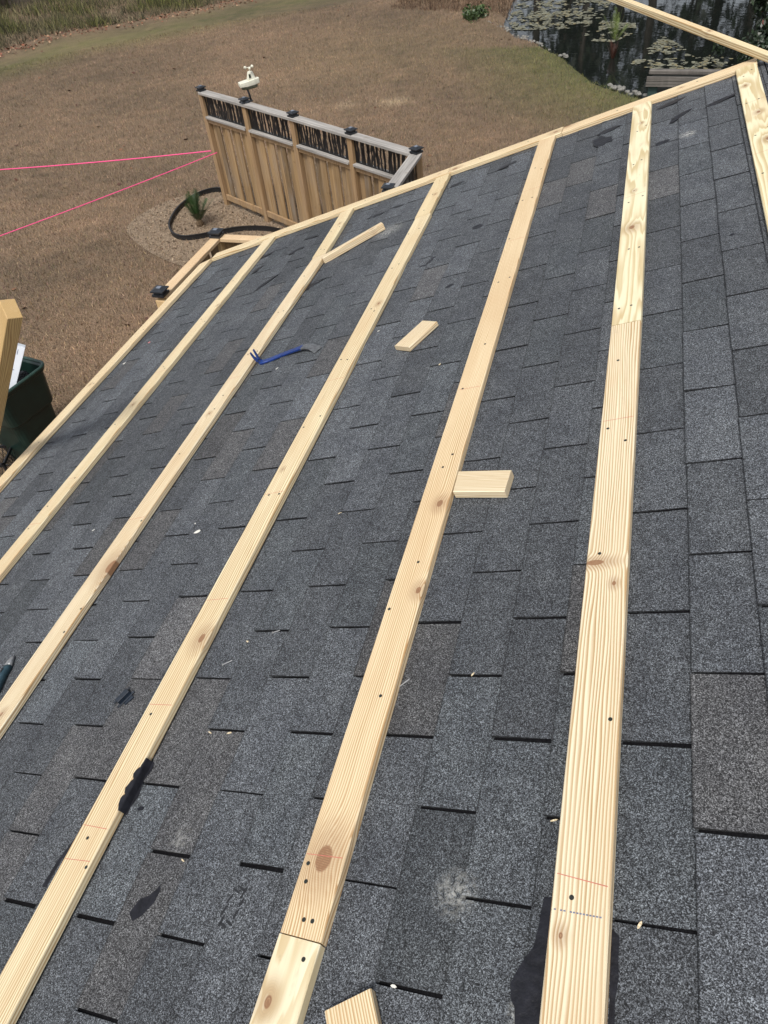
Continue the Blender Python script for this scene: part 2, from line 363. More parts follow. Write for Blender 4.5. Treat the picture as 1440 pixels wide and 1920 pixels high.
# white scuffs of old sealant dust
HOUSE_R=(RM.inverted()@house.matrix_world)
dust=None
rp=n.t.nodes.new('ShaderNodeAttribute'); rp.attribute_name='rpos'; rx,ry,rz=n.sep(rp.outputs['Vector'])
for (ax,ay,rr,st) in((-.395,-1.215,.05,.55),(.042,2.14,.045,.9),(-1.547,2.238,.11,.55),(-.245,-1.375,.035,.8),(-.70,-1.16,.02,.5),(.335,2.60,.03,.7),(.27,2.68,.04,.4),(-1.07,-1.187,.04,.3)):
    dd=n.math('SQRT',n.math('ADD',n.math('POWER',n.math('SUBTRACT',rx,ax),2),n.math('POWER',n.math('SUBTRACT',ry,ay),2)))
    m_=n.math('MULTIPLY',n.map(dd,0,rr,st,0),n.map(n.noise(rp.outputs['Vector'],90,4,.7),.42,.62,0,1))
    dust=m_ if dust is None else n.math('MAXIMUM',dust,m_)
c=n.mix(dust,c,(.62,.62,.58))
n.base(c); n.rough(.85); n.b.inputs['Specular IOR Level'].default_value=.35
n.bump(n.math('ADD',s1,n.math('MULTIPLY',s2,.6)),.55,.0016)
SHING=n.m
TT=.0055
def tabz(x): 
    u=(x+.0000326)/.127065; return TT*(1-(u-math.floor(u)))
sv=[];sf=[];stn=[];srp=[]
U0,U1=-26,3
V0,V1=-17,18
def tabtone(u,v):
    a=mnoise.noise(Vector((u*.23,v*.17,1.3))); b=random.gauss(0,1)
    br=.079*(1+.12*a+.11*b+.08*math.sin(u*12.9898))
    t=.5*a+random.gauss(0,.6)
    if t>.85: return (br*.92,br*.93,br*.96)
    if t<-.6: return (br*.88,br*.97,br*1.06)
    return (br*.89,br*.965,br*1.06)
YMAX=2.83; XMAX=.40; XMIN=-3.335
YM=lambda x: 2.94-.0335*(x+3.2)
for u in range(U0,U1+1):
    par=0 if u%2 else 1
    for v in range(V0,V1+1):
        if (v%2)!=par: continue
        sw=.0034+random.uniform(-.0009,.0010)
        x0,y0=U(u,v); x1,_=U(u+1,v); _,y1=U(u,v+2)
        y0+=sw+random.uniform(-.002,.002); y1-=sw
        x0+=random.uniform(-.0016,.0016)
        y1=min(y1,YM(x0)); x0=max(x0,XMIN); x1=min(x1+.006,XMAX)
        if y1-y0<.02 or x1-x0<.01: continue
        lift=random.choice([0,0,0,0,.001,.002]) + (.005 if random.random()<.03 else 0)
        tn=tabtone(u,v); NX,NY=5,9; o=len(sv)
        ph=random.uniform(0,6)
        _y0,_y1=y0,y1
        for j in range(NY):
            for i in range(NX):
                y0=_y0+.0011*mnoise.noise(Vector((u*7.7+i*.9,v*3.3,8))); y1=_y1+.0011*mnoise.noise(Vector((u*5.1+i*.9,v*2.3,18)))
                fx,fy=(0,.028,.5,.93,1)[i],j/(NY-1); x=x0+(x1-x0)*fx; y=y0+(y1-y0)*fy
                zz=TT*(1-(x-U(u,v)[0])/.127065)+lift*(1-fx)**2*(.5+.5*math.sin(ph+fy*5))+.0006*mnoise.noise(Vector((x*14,y*14,2)))
                xx=x+(0.0012*mnoise.noise(Vector((u*3.1,y*22,5))) if i==0 else 0)
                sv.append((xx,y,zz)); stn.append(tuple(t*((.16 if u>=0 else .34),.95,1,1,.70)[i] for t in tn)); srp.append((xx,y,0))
        for j in range(NY-1):
            for i in range(NX-1): a=o+j*NX+i; sf.append((a,a+1,a+1+NX,a+NX))
        # butt and side edges
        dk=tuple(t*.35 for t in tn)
        rim=[(o+j*NX) for j in range(NY)]+[o+(NY-1)*NX+i for i in range(1,NX)]
        rim2=[o+i for i in range(NX-1,-1,-1)]
        for chain in(rim,rim2):
            q=[]
            for a in chain:
                top=sv[a]; sv.append(top); stn.append(dk); srp.append(top); sv.append((top[0],top[1],-.0012)); stn.append(dk); srp.append(top); q.append(len(sv)-2)
            for a,b in zip(q[:-1],q[1:]): sf.append((a,a+1,b+1,b))
svw=np.array([tuple(HI@(RM@Vector(p))) for p in sv])
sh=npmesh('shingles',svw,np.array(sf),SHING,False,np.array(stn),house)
a=sh.data.attributes.new('rpos','FLOAT_VECTOR','POINT'); a.data.foreach_set('vector',np.array(srp,dtype=np.float32).ravel())
BLK=plain('asphalt mat',(.006,.006,.007),.95,.7,300,bump=.4); BLK.node_tree.nodes['Principled BSDF'].inputs['Specular IOR Level'].default_value=.08
mb=MB(); mb.prism([(XMIN+.003,-2.6),(XMAX-.003,-2.6),(XMAX-.003,YM(XMAX)-.004),(XMIN+.003,YM(XMIN)-.004)],-.013,-.001); hmesh(mb,'roof_underlay',BLK)
DECK=cedar('old deck wood',(.10,.075,.05),(.2,.15,.1),1)
mb=MB(); mb.box(((XMIN+.02+XMAX)/2,(-2.6+YMAX-.02)/2,-.026),(XMAX-XMIN-.03,YMAX-.02+2.6,.024))
for k in range(9): 
    mb.box(((XMIN+.08+XMAX)/2,-2.4+k*.61,-.109),(XMAX-XMIN-.12,.038,.14))
hmesh(mb,'roof_deck',DECK)
FAS=plain('fascia paint',(.62,.62,.60),.5,.08,6)
mb=MB(); mb.box((XMIN+.012,.09,-.10),(.022,5.36,.135)); mb.box(((XMIN+XMAX)/2+.02,YMAX-.03,-.10),(XMAX-XMIN-.05,.022,.135)); hmesh(mb,'fascia',FAS)
SID=NT('lap siding'); P=SID.coord(); z_=SID.sep(P)[2]; ph=SID.math('FRACT',SID.math('DIVIDE',z_,.11)); SID.base(SID.ramp(SID.noise(P,5,3),[(.3,(.42,.41,.38)),(.7,(.5,.49,.46))])); SID.rough(.6); SID.bump(ph,.8,.012); SID=SID.m
mb=MB(); mb.box((-2.66,-.1,-2.52),(.12,5.0,1.96)); mb.box((-1.2,2.34,-2.48),(2.8,.12,2.04)); mb.box((3.41,-.1,-2.52),(.12,5.0,1.96)); mb.box((1.6,2.34,-2.48),(2.75,.12,2.04)); mb.prism([(-3.0,-1.40),(3.75,-1.40),(.37,-.12)],2.34,2.46,mat=Matrix(((1,0,0,0),(0,0,1,0),(0,1,0,0),(0,0,0,1))))
hmesh(mb,'wall',SID,roof=False)
# other side of the ridge: shingled cap at the gable end, a lower ledge with a brick
mb=MB(); 
mb.box((.475,2.70,-.012),(.17,.17,.012)); mb.box((.50,2.50,-.05),(.20,.22,.012))
cap=hmesh(mb,'ridge_cap',plain('cap shingle',(.075,.078,.082),.85,.6,500,bump=.5),bevel=.002)
bpy.context.view_layer.update()
_xr=XMAX*math.cos(TH)+.001; _mir=Matrix.Translation((_xr,0,0))@Matrix.Scale(-1,4,(1,0,0))@Matrix.Translation((-_xr,0,0))
for o_ in [c for c in house.children if c.name in('shingles','roof_underlay','roof_deck','fascia')]:
    k_=o_.copy(); col.objects.link(k_); k_.parent=house; k_.matrix_basis=HI@_mir@house.matrix_world
# tar patches where granules are gone
def patch(cx,cy,pts,name='tar_patch',th=.0009,mat=None):
    flat_=math.floor((cx+min(p[0] for p in pts))/.127065)!=math.floor((cx+max(p[0] for p in pts))/.127065)
    mb=MB(); u=math.floor((cx+.00003)/.127065); xb=U(u,0)[0]
    n_=len(pts); vs=[]
    for (x,y) in pts:
        X_,Y_=cx+x,cy+y; z=max(TT*(1-(X_-xb)/.127065),0 if X_<xb+.127 else TT)
        z=min(max(z,-.0),TT+.0008) if X_>=xb else TT*.1
        z=max(z,tabz(X_)-.0002)
        if flat_: z=TT-.0002
        vs.append((X_,Y_,z+th))
    mb.add(vs+[(p[0],p[1],p[2]-th-.0003) for p in vs],[tuple(range(n_))]+[(i,(i+1)%n_,n_+(i+1)%n_,n_+i) for i in range(n_)])
    return hmesh(mb,name,mat or TAR)
TAR=plain('bare tar',(.012,.0125,.017),.45,.5,45,bump=1.0); TAR.node_tree.nodes['Principled BSDF'].inputs['Specular IOR Level'].default_value=.25
def blob(rx,ry,ang=0,n_=14,rag=.25):
    o=[]
    for i in range(n_):
        a=2*math.pi*i/n_; r_=1+random.uniform(-rag,rag); x,y=rx*r_*math.cos(a),ry*r_*math.sin(a)
        o.append((x*math.cos(ang)-y*math.sin(ang),x*math.sin(ang)+y*math.cos(ang)))
    return o
patch(-1.087,-1.324,[(-.03,-.022),(-.012,-.036),(.005,-.022),(.022,.006),(.024,.03),(.018,.043),(.012,.03),(.0,.016),(-.018,.008)])
ring=plain('tar ring',(.010,.011,.014),.6,.3,200)
for k in range(10):
    a0=k*math.pi/5; patch(-.859+.017*math.cos(a0),-1.299+.034*math.sin(a0)+.01*math.cos(a0),blob(.0028,.0115,-.3 if k%5 in(0,4,1) else 1.2,7),'tar_smear',.0007,ring)
patch(-.362,2.46,blob(.045,.075,.45,12,.35)); patch(-.34,2.59,blob(.06,.022,.2,10,.3))
patch(-.035,2.66,blob(.075,.024,.25,12,.15)); patch(.012,2.42,[(-.05,-.055),(-.035,-.06),(.045,.03),(.055,.05),(.0,.035),(-.04,.0)])
patch(.19,2.44,[(-.07,-.03),(-.02,-.035),(.06,.0),(.075,.025),(.01,.02),(-.03,.01)]); patch(-.07,2.15,blob(.035,.022,.5,9,.3),'tar_smear')
patch(-.937,1.859,blob(.03,.028,0,10,.15)); 
for (dx,dy) in((-.04,-.02),(-.02,-.03),(.0,-.032),(.02,-.02),(.03,.0),(.035,.02)): patch(-1.16+dx,1.62+dy,blob(.012,.008,.3,7),'tar_smear')
patch(-1.90,1.78,[(-.05,.04),(-.03,-.04),(.08,.05),(.03,.03)]); 
for q in((-2.23,2.60),(-2.1,2.66),(-2.28,2.45),(-2.55,2.35),(-1.6,2.6),(-1.75,2.57),(-1.2,2.62),(-.9,2.62)): patch(q[0],q[1],blob(.05,.02,random.uniform(-.3,.8),9,.4),'tar_smear')
patch(-2.62,2.56,blob(.10,.02,.3,10,.3)); patch(-2.35,2.06,blob(.02,.09,-.6,10,.3)); patch(-2.86,2.25,blob(.05,.014,.2,8,.3))
patch(-1.233,-1.128,blob(.009,.006,0,8)); patch(-.958,1.27,blob(.02,.012,.5,7),'tar_smear')
patch(.165,1.02,blob(.012,.009,0,7)); patch(-.24,1.0,blob(.004,.006,0,7))
# torn tar strips squeezed out beside the battens
patch(-.237,-1.30,[(.02,.10),(.001,.098),(-.003,.05),(-.008,.02),(-.020,.002),(-.030,-.018),(-.037,-.035),(-.034,-.055),(-.026,-.066),(-.022,-.09),(-.010,-.12),(-.008,-.16),(-.002,-.20),(.02,-.22)])
patch(-.118,-1.33,[(-.012,.085),(-.004,.095),(.007,.085),(.006,.06),(.008,.03),(.004,.0),(.005,-.05),(.001,-.10),(.0,-.20),(-.012,-.2)])
patch(-1.40,-1.27,[(.03,.09),(.008,.06),(-.012,.0),(-.016,-.06),(.03,-.06)])
mb=MB(); vs=[]; fy_=[(-1.012,-.002),(-1.022,.001),(-1.035,.006),(-1.045,.013),(-1.055,.017),(-1.066,.011),(-1.078,.014),(-1.092,.019),(-1.105,.014),(-1.118,.018),(-1.132,.012),(-1.148,.003)]
for (y_,in_) in fy_: vs+=[(-1.2745-in_*.8,y_,.0280+.001*math.sin(y_*160)),(-1.2725,y_,.0284),(-1.2705,y_,.0262),(-1.267,y_,.008),(-1.262+.004*math.sin(y_*90),y_,.0066)]
mb.add(vs,[(5*i+k,5*i+k+1,5*i+6+k,5*i+5+k) for i in range(len(fy_)-1) for k in range(4)]); hmesh(mb,'torn_felt',TAR)
# ------------------------------------------------------------------ battens
T=.025
SCREW=plain('dark screw head',(.03,.035,.03),.4,.3,300,metal=.4)
PENCIL=plain('red chalk mark',(.50,.16,.12),.8,.2,200)
CRAYON=plain('blue ink stamp',(.16,.18,.25),.8,.2,200)
def board(name,label,cat,group,a,b,w,mat,screws=(),chalk=(),th=T-.002,z0=.0045,cutends=(0,0),warp=.0015,notch=None,marks=()):
    """sawn board from a to b (centre line, roof frame); its own wood grain runs along local y"""
    ax,ay=a; bx,by=b; L=math.hypot(bx-ax,by-ay); yaw=math.atan2(-(bx-ax),by-ay)
    mw=roofmat(ax,ay,z0,yaw)
    root=empty(name,mw,label,cat,group)
    mb=MB(); N=max(2,int(L/.05)); ring=[(-w/2,0),(w/2,0),(w/2,th),(-w/2,th)]
    c_=.0022
    ring=[(-w/2+c_,0),(w/2-c_,0),(w/2,c_),(w/2,th-c_),(w/2-c_,th),(-w/2+c_,th),(-w/2,th-c_),(-w/2,c_)]
    vs=[];K=len(ring); sd_=random.uniform(0,50)
    for i in range(N+1):
        t=i/N; y=t*L
        wx=warp*math.sin(sd_+t*3.1)+.0004*mnoise.noise(Vector((sd_,y*9,0)))
        nt_=0
        if notch:
            for (ny,nl,nd,sg) in notch:
                q=(y-ny)/nl
                if abs(q)<1: nt_=nd*(1-q*q)**.6*(.8+.35*mnoise.noise(Vector((y*40,sd_,1))))*1; sgn=sg
        for (x,z) in ring:
            yy=y
            if i==0: yy+=cutends[0]*x
            if i==N: yy+=cutends[1]*x
            xx=x+wx
            if nt_ and x*sgn>0: xx-=sgn*nt_
            vs.append((xx,yy,z))
    fs=[tuple(range(K))[::-1],tuple(range(N*K,N*K+K))]
    for i in range(N):
        for k in range(K): fs.append((i*K+k,i*K+(k+1)%K,(i+1)*K+(k+1)%K,(i+1)*K+k))
    mb.add(vs,fs); ob=mb.build('plank',mat,root)
    inv=mw.inverted()@RM
    for (sx,sy) in screws:
        p=inv@Vector((sx,sy,0)); 
        if not(0.01<p.y<L-.01): continue
        p.x=max(-w/2+.008,min(w/2-.008,p.x))
        s=MB(); rr=.0042; s.prism([(p.x+rr*math.cos(k*math.pi/5),p.y+rr*math.sin(k*math.pi/5)) for k in range(10)],th-.003,th+.0006); s.build('screw',SCREW,root)
    for (sy,dash,cmat,tilt_) in chalk:
        p=inv@Vector((a[0],sy,0)); y=p.y
        if not(0.01<y<L-.01): continue
        s=MB(); x0=-w/2+.004; 
        if dash:
            for k in range(16):
                if random.random()<.7: s.box((x0+.002+k*(w-.01)/16,y+tilt_*k*.006,th+.0003),(.0035,.0022,.0004))
        else:
            s.add([(x0,y,th+.0004),(w/2-.006,y+tilt_*w,th+.0004),(w/2-.006,y+tilt_*w+.0016,th+.0004),(x0,y+.0013,th+.0004)],[(0,1,2,3)])
        s.build('marking_line',cmat,root)
    return root
def local_knots(a,b,ks):
    ax,ay=a; bx,by=b; yaw=math.atan2(-(bx-ax),by-ay); m=Matrix.Translation((ax,ay,0))@Matrix.Rotation(yaw,4,'Z'); i=m.inverted(); o=[]
    for (x,y,r) in ks: p=i@Vector((x,y,0)); o.append((p.x,p.y,r))
    return o
GB_='pine battens screwed across the shingle roof'
W=.093
def batten(label,a,b,seed,ks=(),screws=(),chalk=(),tint=(1,1,1),**kw):
    m={k:kw.pop(k) for k in('period','cath','dist') if k in kw}
    mat=pine('pine '+label[:24],seed,local_knots(a,b,ks),tint,**m)
    return board('batten',label,'batten',GB_,a,b,kw.pop('w',W),mat,screws,chalk,**kw)
R_=(0,PENCIL,.0)
def reg(x,y0,y1,st=.405,seed=0):
    random.seed(seed+100); o=[]; y=y0
    while y<y1:
        o.append((x-.02+random.uniform(-.012,.012),y+random.uniform(-.02,.02)))
        if random.random()<.75:o.append((x+.022+random.uniform(-.01,.01),y+random.uniform(-.05,.05)))
        y+=st
    return o
random.seed(11)
ch=lambda ys,cm=PENCIL: [(y,0,cm,random.uniform(-.1,.1)) for y in ys]
batten('continuous pine batten nearest the eave board, without a joint',(-2.640,-2.3),(-2.669,2.836),1.3,[(-2.66,.9,.007),(-2.63,1.9,.006)],[(-2.569+-.07,.326),(-2.671,.142),(-2.677,.003)]+reg(-2.655,.75,2.7,.5,1),ch([.33,1.2,.03]),tint=(1,1,.95),period=.006,dist=1.3)
batten('long lower board of the second batten from the eave, with a brown edge knot',(-1.972,-2.3),(-1.980,2.145),2.2,[(-1.932,-.300,.024),(-1.98,.62,.006),(-1.97,-.9,.007)],[(-1.99,.342),(-1.934,-.066),(-1.933,-.492),(-1.941,-.59),(-1.97,.753),(-1.966,.65)]+reg(-1.97,1.1,2.1,.4,2),ch([-.05,.9]),dist=1.4,period=.0062)
batten('short far board of the second batten from the eave, butting the gable edge board',(-1.985,2.149),(-2.022,2.814),3.7,[(-2.0,2.6,.006)],reg(-2.0,2.25,2.7,.25,3),tint=(1,1,.93))
batten('long board of the third batten from the eave, edge notched, with an oval knot',(-1.322,-2.3),(-1.318,2.215),4.1,[(-1.300,-.643,.014),(-1.34,.1,.005),(-1.30,1.25,.008)],[(-1.339,-.889),(-1.327,-1.218),(-1.283,-1.28),(-1.34,-.035),(-1.295,-.038),(-1.35,.344),(-1.294,.398),(-1.346,.804),(-1.309,.79)]+reg(-1.32,1.2,2.2,.4,4),ch([-.5,-.86,-1.19,-1.27,-.03,.65]),tint=(1,.99,.93),notch=[(2.3-.665,.02,.007,1)],period=.0075)
batten('short far board of the third batten from the eave, stained yellow, meeting the gable edge',(-1.322,2.219),(-1.329,2.790),5.2,[(-1.31,2.5,.006)],reg(-1.32,2.3,2.7,.22,5),tint=(1,.98,.88))
batten('reddish long board of the fourth batten from the eave, large brown knot near its joint',(-.667,-1.334),(-.682,2.770),6.4,[(-.652,-.200,.010),(-.669,-1.194,.020),(-.637,-.522,.009)],[(-.663,-.423),(-.705,-.578),(-.653,-.831),(-.70,-1.207),(-.692,-1.24),(-.67,-1.305),(-.651,-1.305),(-.66,.018),(-.68,-.037),(-.7,.374),(-.667,.64)]+reg(-.68,1.1,2.7,.41,6),ch([.37,-1.19,1.5,2.05]),tint=(1.0,.925,.84),period=.0055,cutends=(-.05,0))
batten('short pale board at the bottom of the fourth batten from the eave, below the joint',(-.668,-2.3),(-.667,-1.3365),7.7,[(-.69,-1.44,.010)],[(-.645,-1.367)],tint=(1.03,1.03,1.0),period=.010,cath=5,cutends=(0,-.05),z0=.0050)
batten('near board of the second batten from the ridge, straight grained with a bark pocket',(-.170,-2.3),(-.1665,.553),8.3,[(-.197,-.478,-.0125),(-.150,-.544,.005),(-.196,-1.262,.005)],[(-.182,.345),(-.194,.015),(-.145,-.049),(-.187,-.451),(-.14,-.88),(-.184,-1.204)],[(-1.17,0,PENCIL,-.12),(-1.225,1,CRAYON,-.03),(.05,0,PENCIL,.0)],period=.0070,dist=1.25,cutends=(0,-.06))
batten('far board of the second batten from the ridge, wavy flame grain with a round knot',(-.1665,.557),(-.1695,2.752),9.1,[(-.172,1.266,.013),(-.175,1.62,.006),(-.165,2.45,.006)],reg(-.168,.66,2.7,.42,9),ch([1.57,2.62]),period=.011,cath=6,cutends=(-.06,0),tint=(1.02,1.02,.96))
batten('batten along the ridge in the upper right corner, with whorled grain and a red knot',(.316,-2.3),(.319,2.735),10.6,[(.326,2.05,.009),(.338,1.72,.012),(.30,2.45,.008)],reg(.318,1.0,2.6,.4,10),ch([2.2,1.6]),period=.013,cath=7,tint=(1.03,1.03,.96))
GE='pine boards closing the roof edge'
m=pine('pine eave',12.1,local_knots((-3.31,-2.3),(-3.27,2.9),[(-3.29,1.3,.006)]),(1.02,.99,.93),period=.006)
board('edge_board','pine board laid along the low eave edge beside the green bin','edge board',GE,(-3.360,-2.3),(-3.262,2.853),.094,m,[(-3.30,.2),(-3.28,.75),(-3.27,1.3),(-3.26,1.9),(-3.25,2.5)],warp=.006,z0=.0055,cutends=(0,.35))
m=pine('pine rake a',13.1,[(0,1.85,.004)],(1.02,1,.93),period=.0065)
board('edge_board','lowest gable edge board, from the eave corner to the third batten','edge board',GE,(-3.215,2.905),(-1.30,2.8475),.094,m,[(-2.8,2.9),(-2.3,2.88),(-1.9,2.87)],z0=.0052)
m=pine('pine rake b',14.1,[(.01,.04,.012),(0,.66,.012)],(1.03,1,.93),period=.0065)
board('edge_board','short middle gable edge board with dark knots at both ends','edge board',GE,(-1.297,2.8472),(-.60,2.818),.094,m,[(-1.1,2.85),(-.8,2.83)],z0=.0047)
m=pine('pine rake c',15.1,[(.0,.62,.006),(-.04,.02,.014)],(1.06,1,.93),period=.0065)
board('edge_board','upper gable edge board with a crack, ending at the ridge','edge board',GE,(-.597,2.817),(.372,2.775),.090,m,[(-.3,2.8),(.1,2.79)],z0=.002)
# ------------------------------------------------------------------ offcuts on the shingles
GO='pine offcuts left lying on the shingles'
def offcut(label,x,y,yaw,L,w,th,seed,tint=(1,1,1),z0=.0065,**k):
    a=(x-math.cos(yaw)*L/2,y-math.sin(yaw)*L/2); b=(x+math.cos(yaw)*L/2,y+math.sin(yaw)*L/2)
    m=pine('pine offcut %.1f'%seed,seed,k.pop('knots',()),tint,period=.0055)
    return board('offcut',label,'offcut',GO,a,b,w,m,th=th,z0=z0,warp=0,**k)
offcut('long square pine stick lying askew against the second batten',-1.755,2.17,math.atan2(.225,.325),.40,.045,.036,21.,knots=((.008,.33,.006),))
offcut('short flat pine block alone between the third and fourth battens',-1.008,.862,math.atan2(.155,.087),.178,.09,.02,22.)
offcut('flat pine block standing off the right side of the fourth batten',-.536,-.134,math.atan2(-.03,.162),.166,.088,.026,23.,z0=.007,cutends=(.2,.12))
offcut('pine offcut cut off by the bottom edge of the photo',-.497,-1.478,R(-58),.16,.088,.02,24.,z0=.007,tint=(1.02,1,.95))
# ------------------------------------------------------------------ pry bar
PB=empty('pry_bar',roofmat(-1.72,1.03,.0),'blue flat pry bar with bare steel claw beside the second batten','pry bar')
BLUE=plain('blue paint',(.012,.040,.19),.38,.45,90,metal=.2,bump=.2)
STEEL=plain('bare steel',(.20,.205,.21),.35,.35,80,metal=.7)
def sweep(path,ups,wids,ths,mi=0,slot=None):
    """flat bar along path; wids across, ths thick"""
    mb=MB(); vs=[]
    n_=len(path)
    for i,p in enumerate(path):
        p=Vector(p); t=(Vector(path[min(i+1,n_-1)])-Vector(path[max(i-1,0)])).normalized(); s=Vector((0,0,1)) if abs(t.z)<.3 else Vector((0,0,1))
        side=Vector(ups[i]).cross(t).normalized(); up=t.cross(side).normalized()
        for (a,b) in((-1,-1),(1,-1),(1,1),(-1,1)): vs.append(p+side*a*wids[i]/2+up*b*ths[i]/2)
    fs=[(3,2,1,0),tuple(4*(n_-1)+k for k in range(4))]
    for i in range(n_-1):
        for k in range(4): fs.append((4*i+k,4*i+(k+1)%4,4*i+4+(k+1)%4,4*i+4+k))
    return mb.add(vs,fs)
up=(0,0,1)
path=[(-.150,-.018,.012),(-.12,-.008,.008),(-.06,.003,.010),(.0,.006,.014),(.05,.003,.019),(.075,.0,.022)]
sweep(path,[up]*6,[.030,.029,.028,.029,.031,.033],[.009]*6).build('shaft',BLUE,PB,bevel=.0015)
path=[(.075,.0,.022),(.10,-.004,.023),(.13,-.013,.019),(.155,-.026,.012),(.172,-.038,.006)]
c=sweep(path,[up]*5,[.033,.037,.042,.047,.049],[.009,.008,.007,.005,.0025]).build('claw',STEEL,PB,bevel=.001)
d=Vector((.018,-.012,0)).normalized(); s_=Vector((.012,.018,0)).normalized()
mb=MB(); q=Vector((.1735,-.039,.0066)); mb.add([q+s_*.004,q-s_*.004,q-d*.022+Vector((0,0,.0056))],[(0,1,2)]); mb.build('nail_slot',BLK,PB)
dirn=Vector((-.7,.45,0)).normalized()
for sg in(-1,1):
    base=Vector((-.150,-.018,.012)); acr=Vector((.2,.98,0)).normalized()
    path=[base+Vector((.004,0,-.004)),base+Vector((-.014,.004,-.001)),base+Vector((-.026,.008,.014)),base+Vector((-.033,.012,.036))+acr*sg*.004,base+Vector((-.037,.016,.062))+acr*sg*.006]
    path=[p+acr*sg*.0075 for p in path]
    sweep(path,[(-.1,0,1),(-.5,0,1),(-1,0,.5),(-1,0,.2),(-1,0,.1)],[.0155,.0155,.015,.013,.011],[.010,.010,.009,.007,.004]).build('hook_claw',BLUE,PB,bevel=.001)
# ------------------------------------------------------------------ utility knife
TEAL=plain('dark teal rubber',(.016,.045,.062),.45,.3,80)
GREYM=plain('grey cast metal',(.30,.31,.32),.4,.3,60,metal=.5)
KN=empty('utility_knife',roofmat(-2.125,-.75,.0045,R(102)),'dark teal and grey utility knife lying at the left edge of the roof','utility knife')
def loft(prof,n_=12,mi=0,ex=.6):
    mb=MB(); vs=[]
    for (x,yc,hw,z0,z1) in prof:
        for k in range(n_):
            a=2*math.pi*k/n_; ca,sa=math.cos(a),math.sin(a)
            sx=math.copysign(abs(ca)**ex,ca); sz=math.copysign(abs(sa)**ex,sa)
            vs.append((x,yc+hw*sx,(z0+z1)/2+(z1-z0)/2*sz))
    m=len(prof); fs=[tuple(range(n_)),tuple(range((m-1)*n_,m*n_))[::-1]]
    for i in range(m-1):
        for k in range(n_): fs.append((i*n_+k,i*n_+(k+1)%n_,(i+1)*n_+(k+1)%n_,(i+1)*n_+k))
    return mb.add(vs,fs)
loft([(-.085,-.004,.012,0,.016),(-.07,-.006,.0155,0,.022),(-.03,-.004,.015,0,.024),(.0,0,.014,0,.024),(.03,.001,.016,0,.022),(.038,.002,.015,.001,.02)]).build('handle',TEAL,KN,smooth=True)
loft([(.038,.002,.0145,.002,.0195),(.055,.004,.0125,.002,.018),(.072,.006,.008,.003,.014),(.082,.007,.004,.004,.010)]).build('nose',GREYM,KN,smooth=True)
loft([(-.10,-.003,.009,.002,.012),(-.092,-.003,.012,.001,.015),(-.085,-.004,.0125,0,.0165)]).build('end_cap',GREYM,KN,smooth=True)
mb=MB(); mb.box((.012,.002,.0245),(.018,.007,.003)); mb.build('slider',plain('black plastic',(.02,.02,.022),.4),KN,bevel=.001)
mb=MB(); mb.box((-.012,.0,.0242),(.003,.012,.001)); mb.build('mark',plain('pale print',(.6,.62,.63),.5),KN)
# small black plastic clip
BPL=plain('glossy black plastic',(.012,.018,.028),.18,.3,100)
CL=empty('plastic_clip',roofmat(-1.505,-.825,.0045,R(62)),'small broken black plastic clip between the second and third battens','clip')
mb=MB(); mb.box((0,0,.007),(.042,.020,.012)); mb.box((0,-.014,.002),(.060,.008,.004)); mb.box((.0,.015,.002),(.060,.007,.004)); mb.build('body',BPL,CL,bevel=.001)
mb=MB(); mb.prism([(-.012,-.03),(.018,-.034),(.02,-.012),(-.008,-.012)],0,.003); mb.build('tongue',BPL,CL)
mb=MB(); mb.box((.018,0,.008),(.005,.014,.006)); mb.build('tip',plain('scuffed plastic',(.35,.36,.38),.4),CL,bevel=.001)
# chips, nails
CH=pine('chip wood',31.)
CHW=plain('white chip',(.7,.68,.62),.7,.1)
chips=[(-1.02,-.153,'third'),(-1.147,-.643,''),(-.45,-.761,''),(-1.126,-.925,''),(-1.066,-.923,''),(-.233,-1.072,''),(-.082,-1.223,''),(-.472,-1.373,''),(-1.24,1.017,''),(-.85,.611,''),(-1.037,-1.228,''),(-1.75,.92,''),(-2.24,-.05,''),(-1.66,-.1,'')]
lab=['pale wood chip in a shingle slot left of the pine block beside the fourth batten','wood chip in a slot just left of the third batten by its oval knot','wood chip in a slot midway between the pine block and the bark pocket','left one of two wood chips in one shingle slot right of the third batten','right one of two wood chips in one shingle slot right of the third batten','slim chip touching the left side of the widest near batten','chip in a slot just right of the widest near batten','rounded white chip in the slot above the bottom offcut','white sliver between the third batten and the lone pine block','chip in a slot below the lone pine block','chip in a slot above the torn black tar patch','white sliver just below the blue pry bar hook','tiny white chip between the first and second battens','white speck of wood right of the second batten']
for i,(x,y,_) in enumerate(chips):
    m=roofmat(x,y,tabz(x)+.0012,random.uniform(-.6,1.2)); L=random.uniform(.011,.018); w_=random.uniform(.0025,.0045)
    mb=MB(); mb.prism([(-L/2,0),(-L/4,-w_/2),(L/4,-w_/2),(L/2,0),(L/5,w_/2),(-L/4,w_/2)],0,.0018)
    o=mb.build('wood_chip',CHW if i in(7,8,11,12,13) else CH); o.matrix_world=m; tag(o,lab[i],'wood chip','wood chips scattered on the shingles')
NL=plain('galvanised nail',(.42,.42,.42),.35,.2,50,metal=.6)
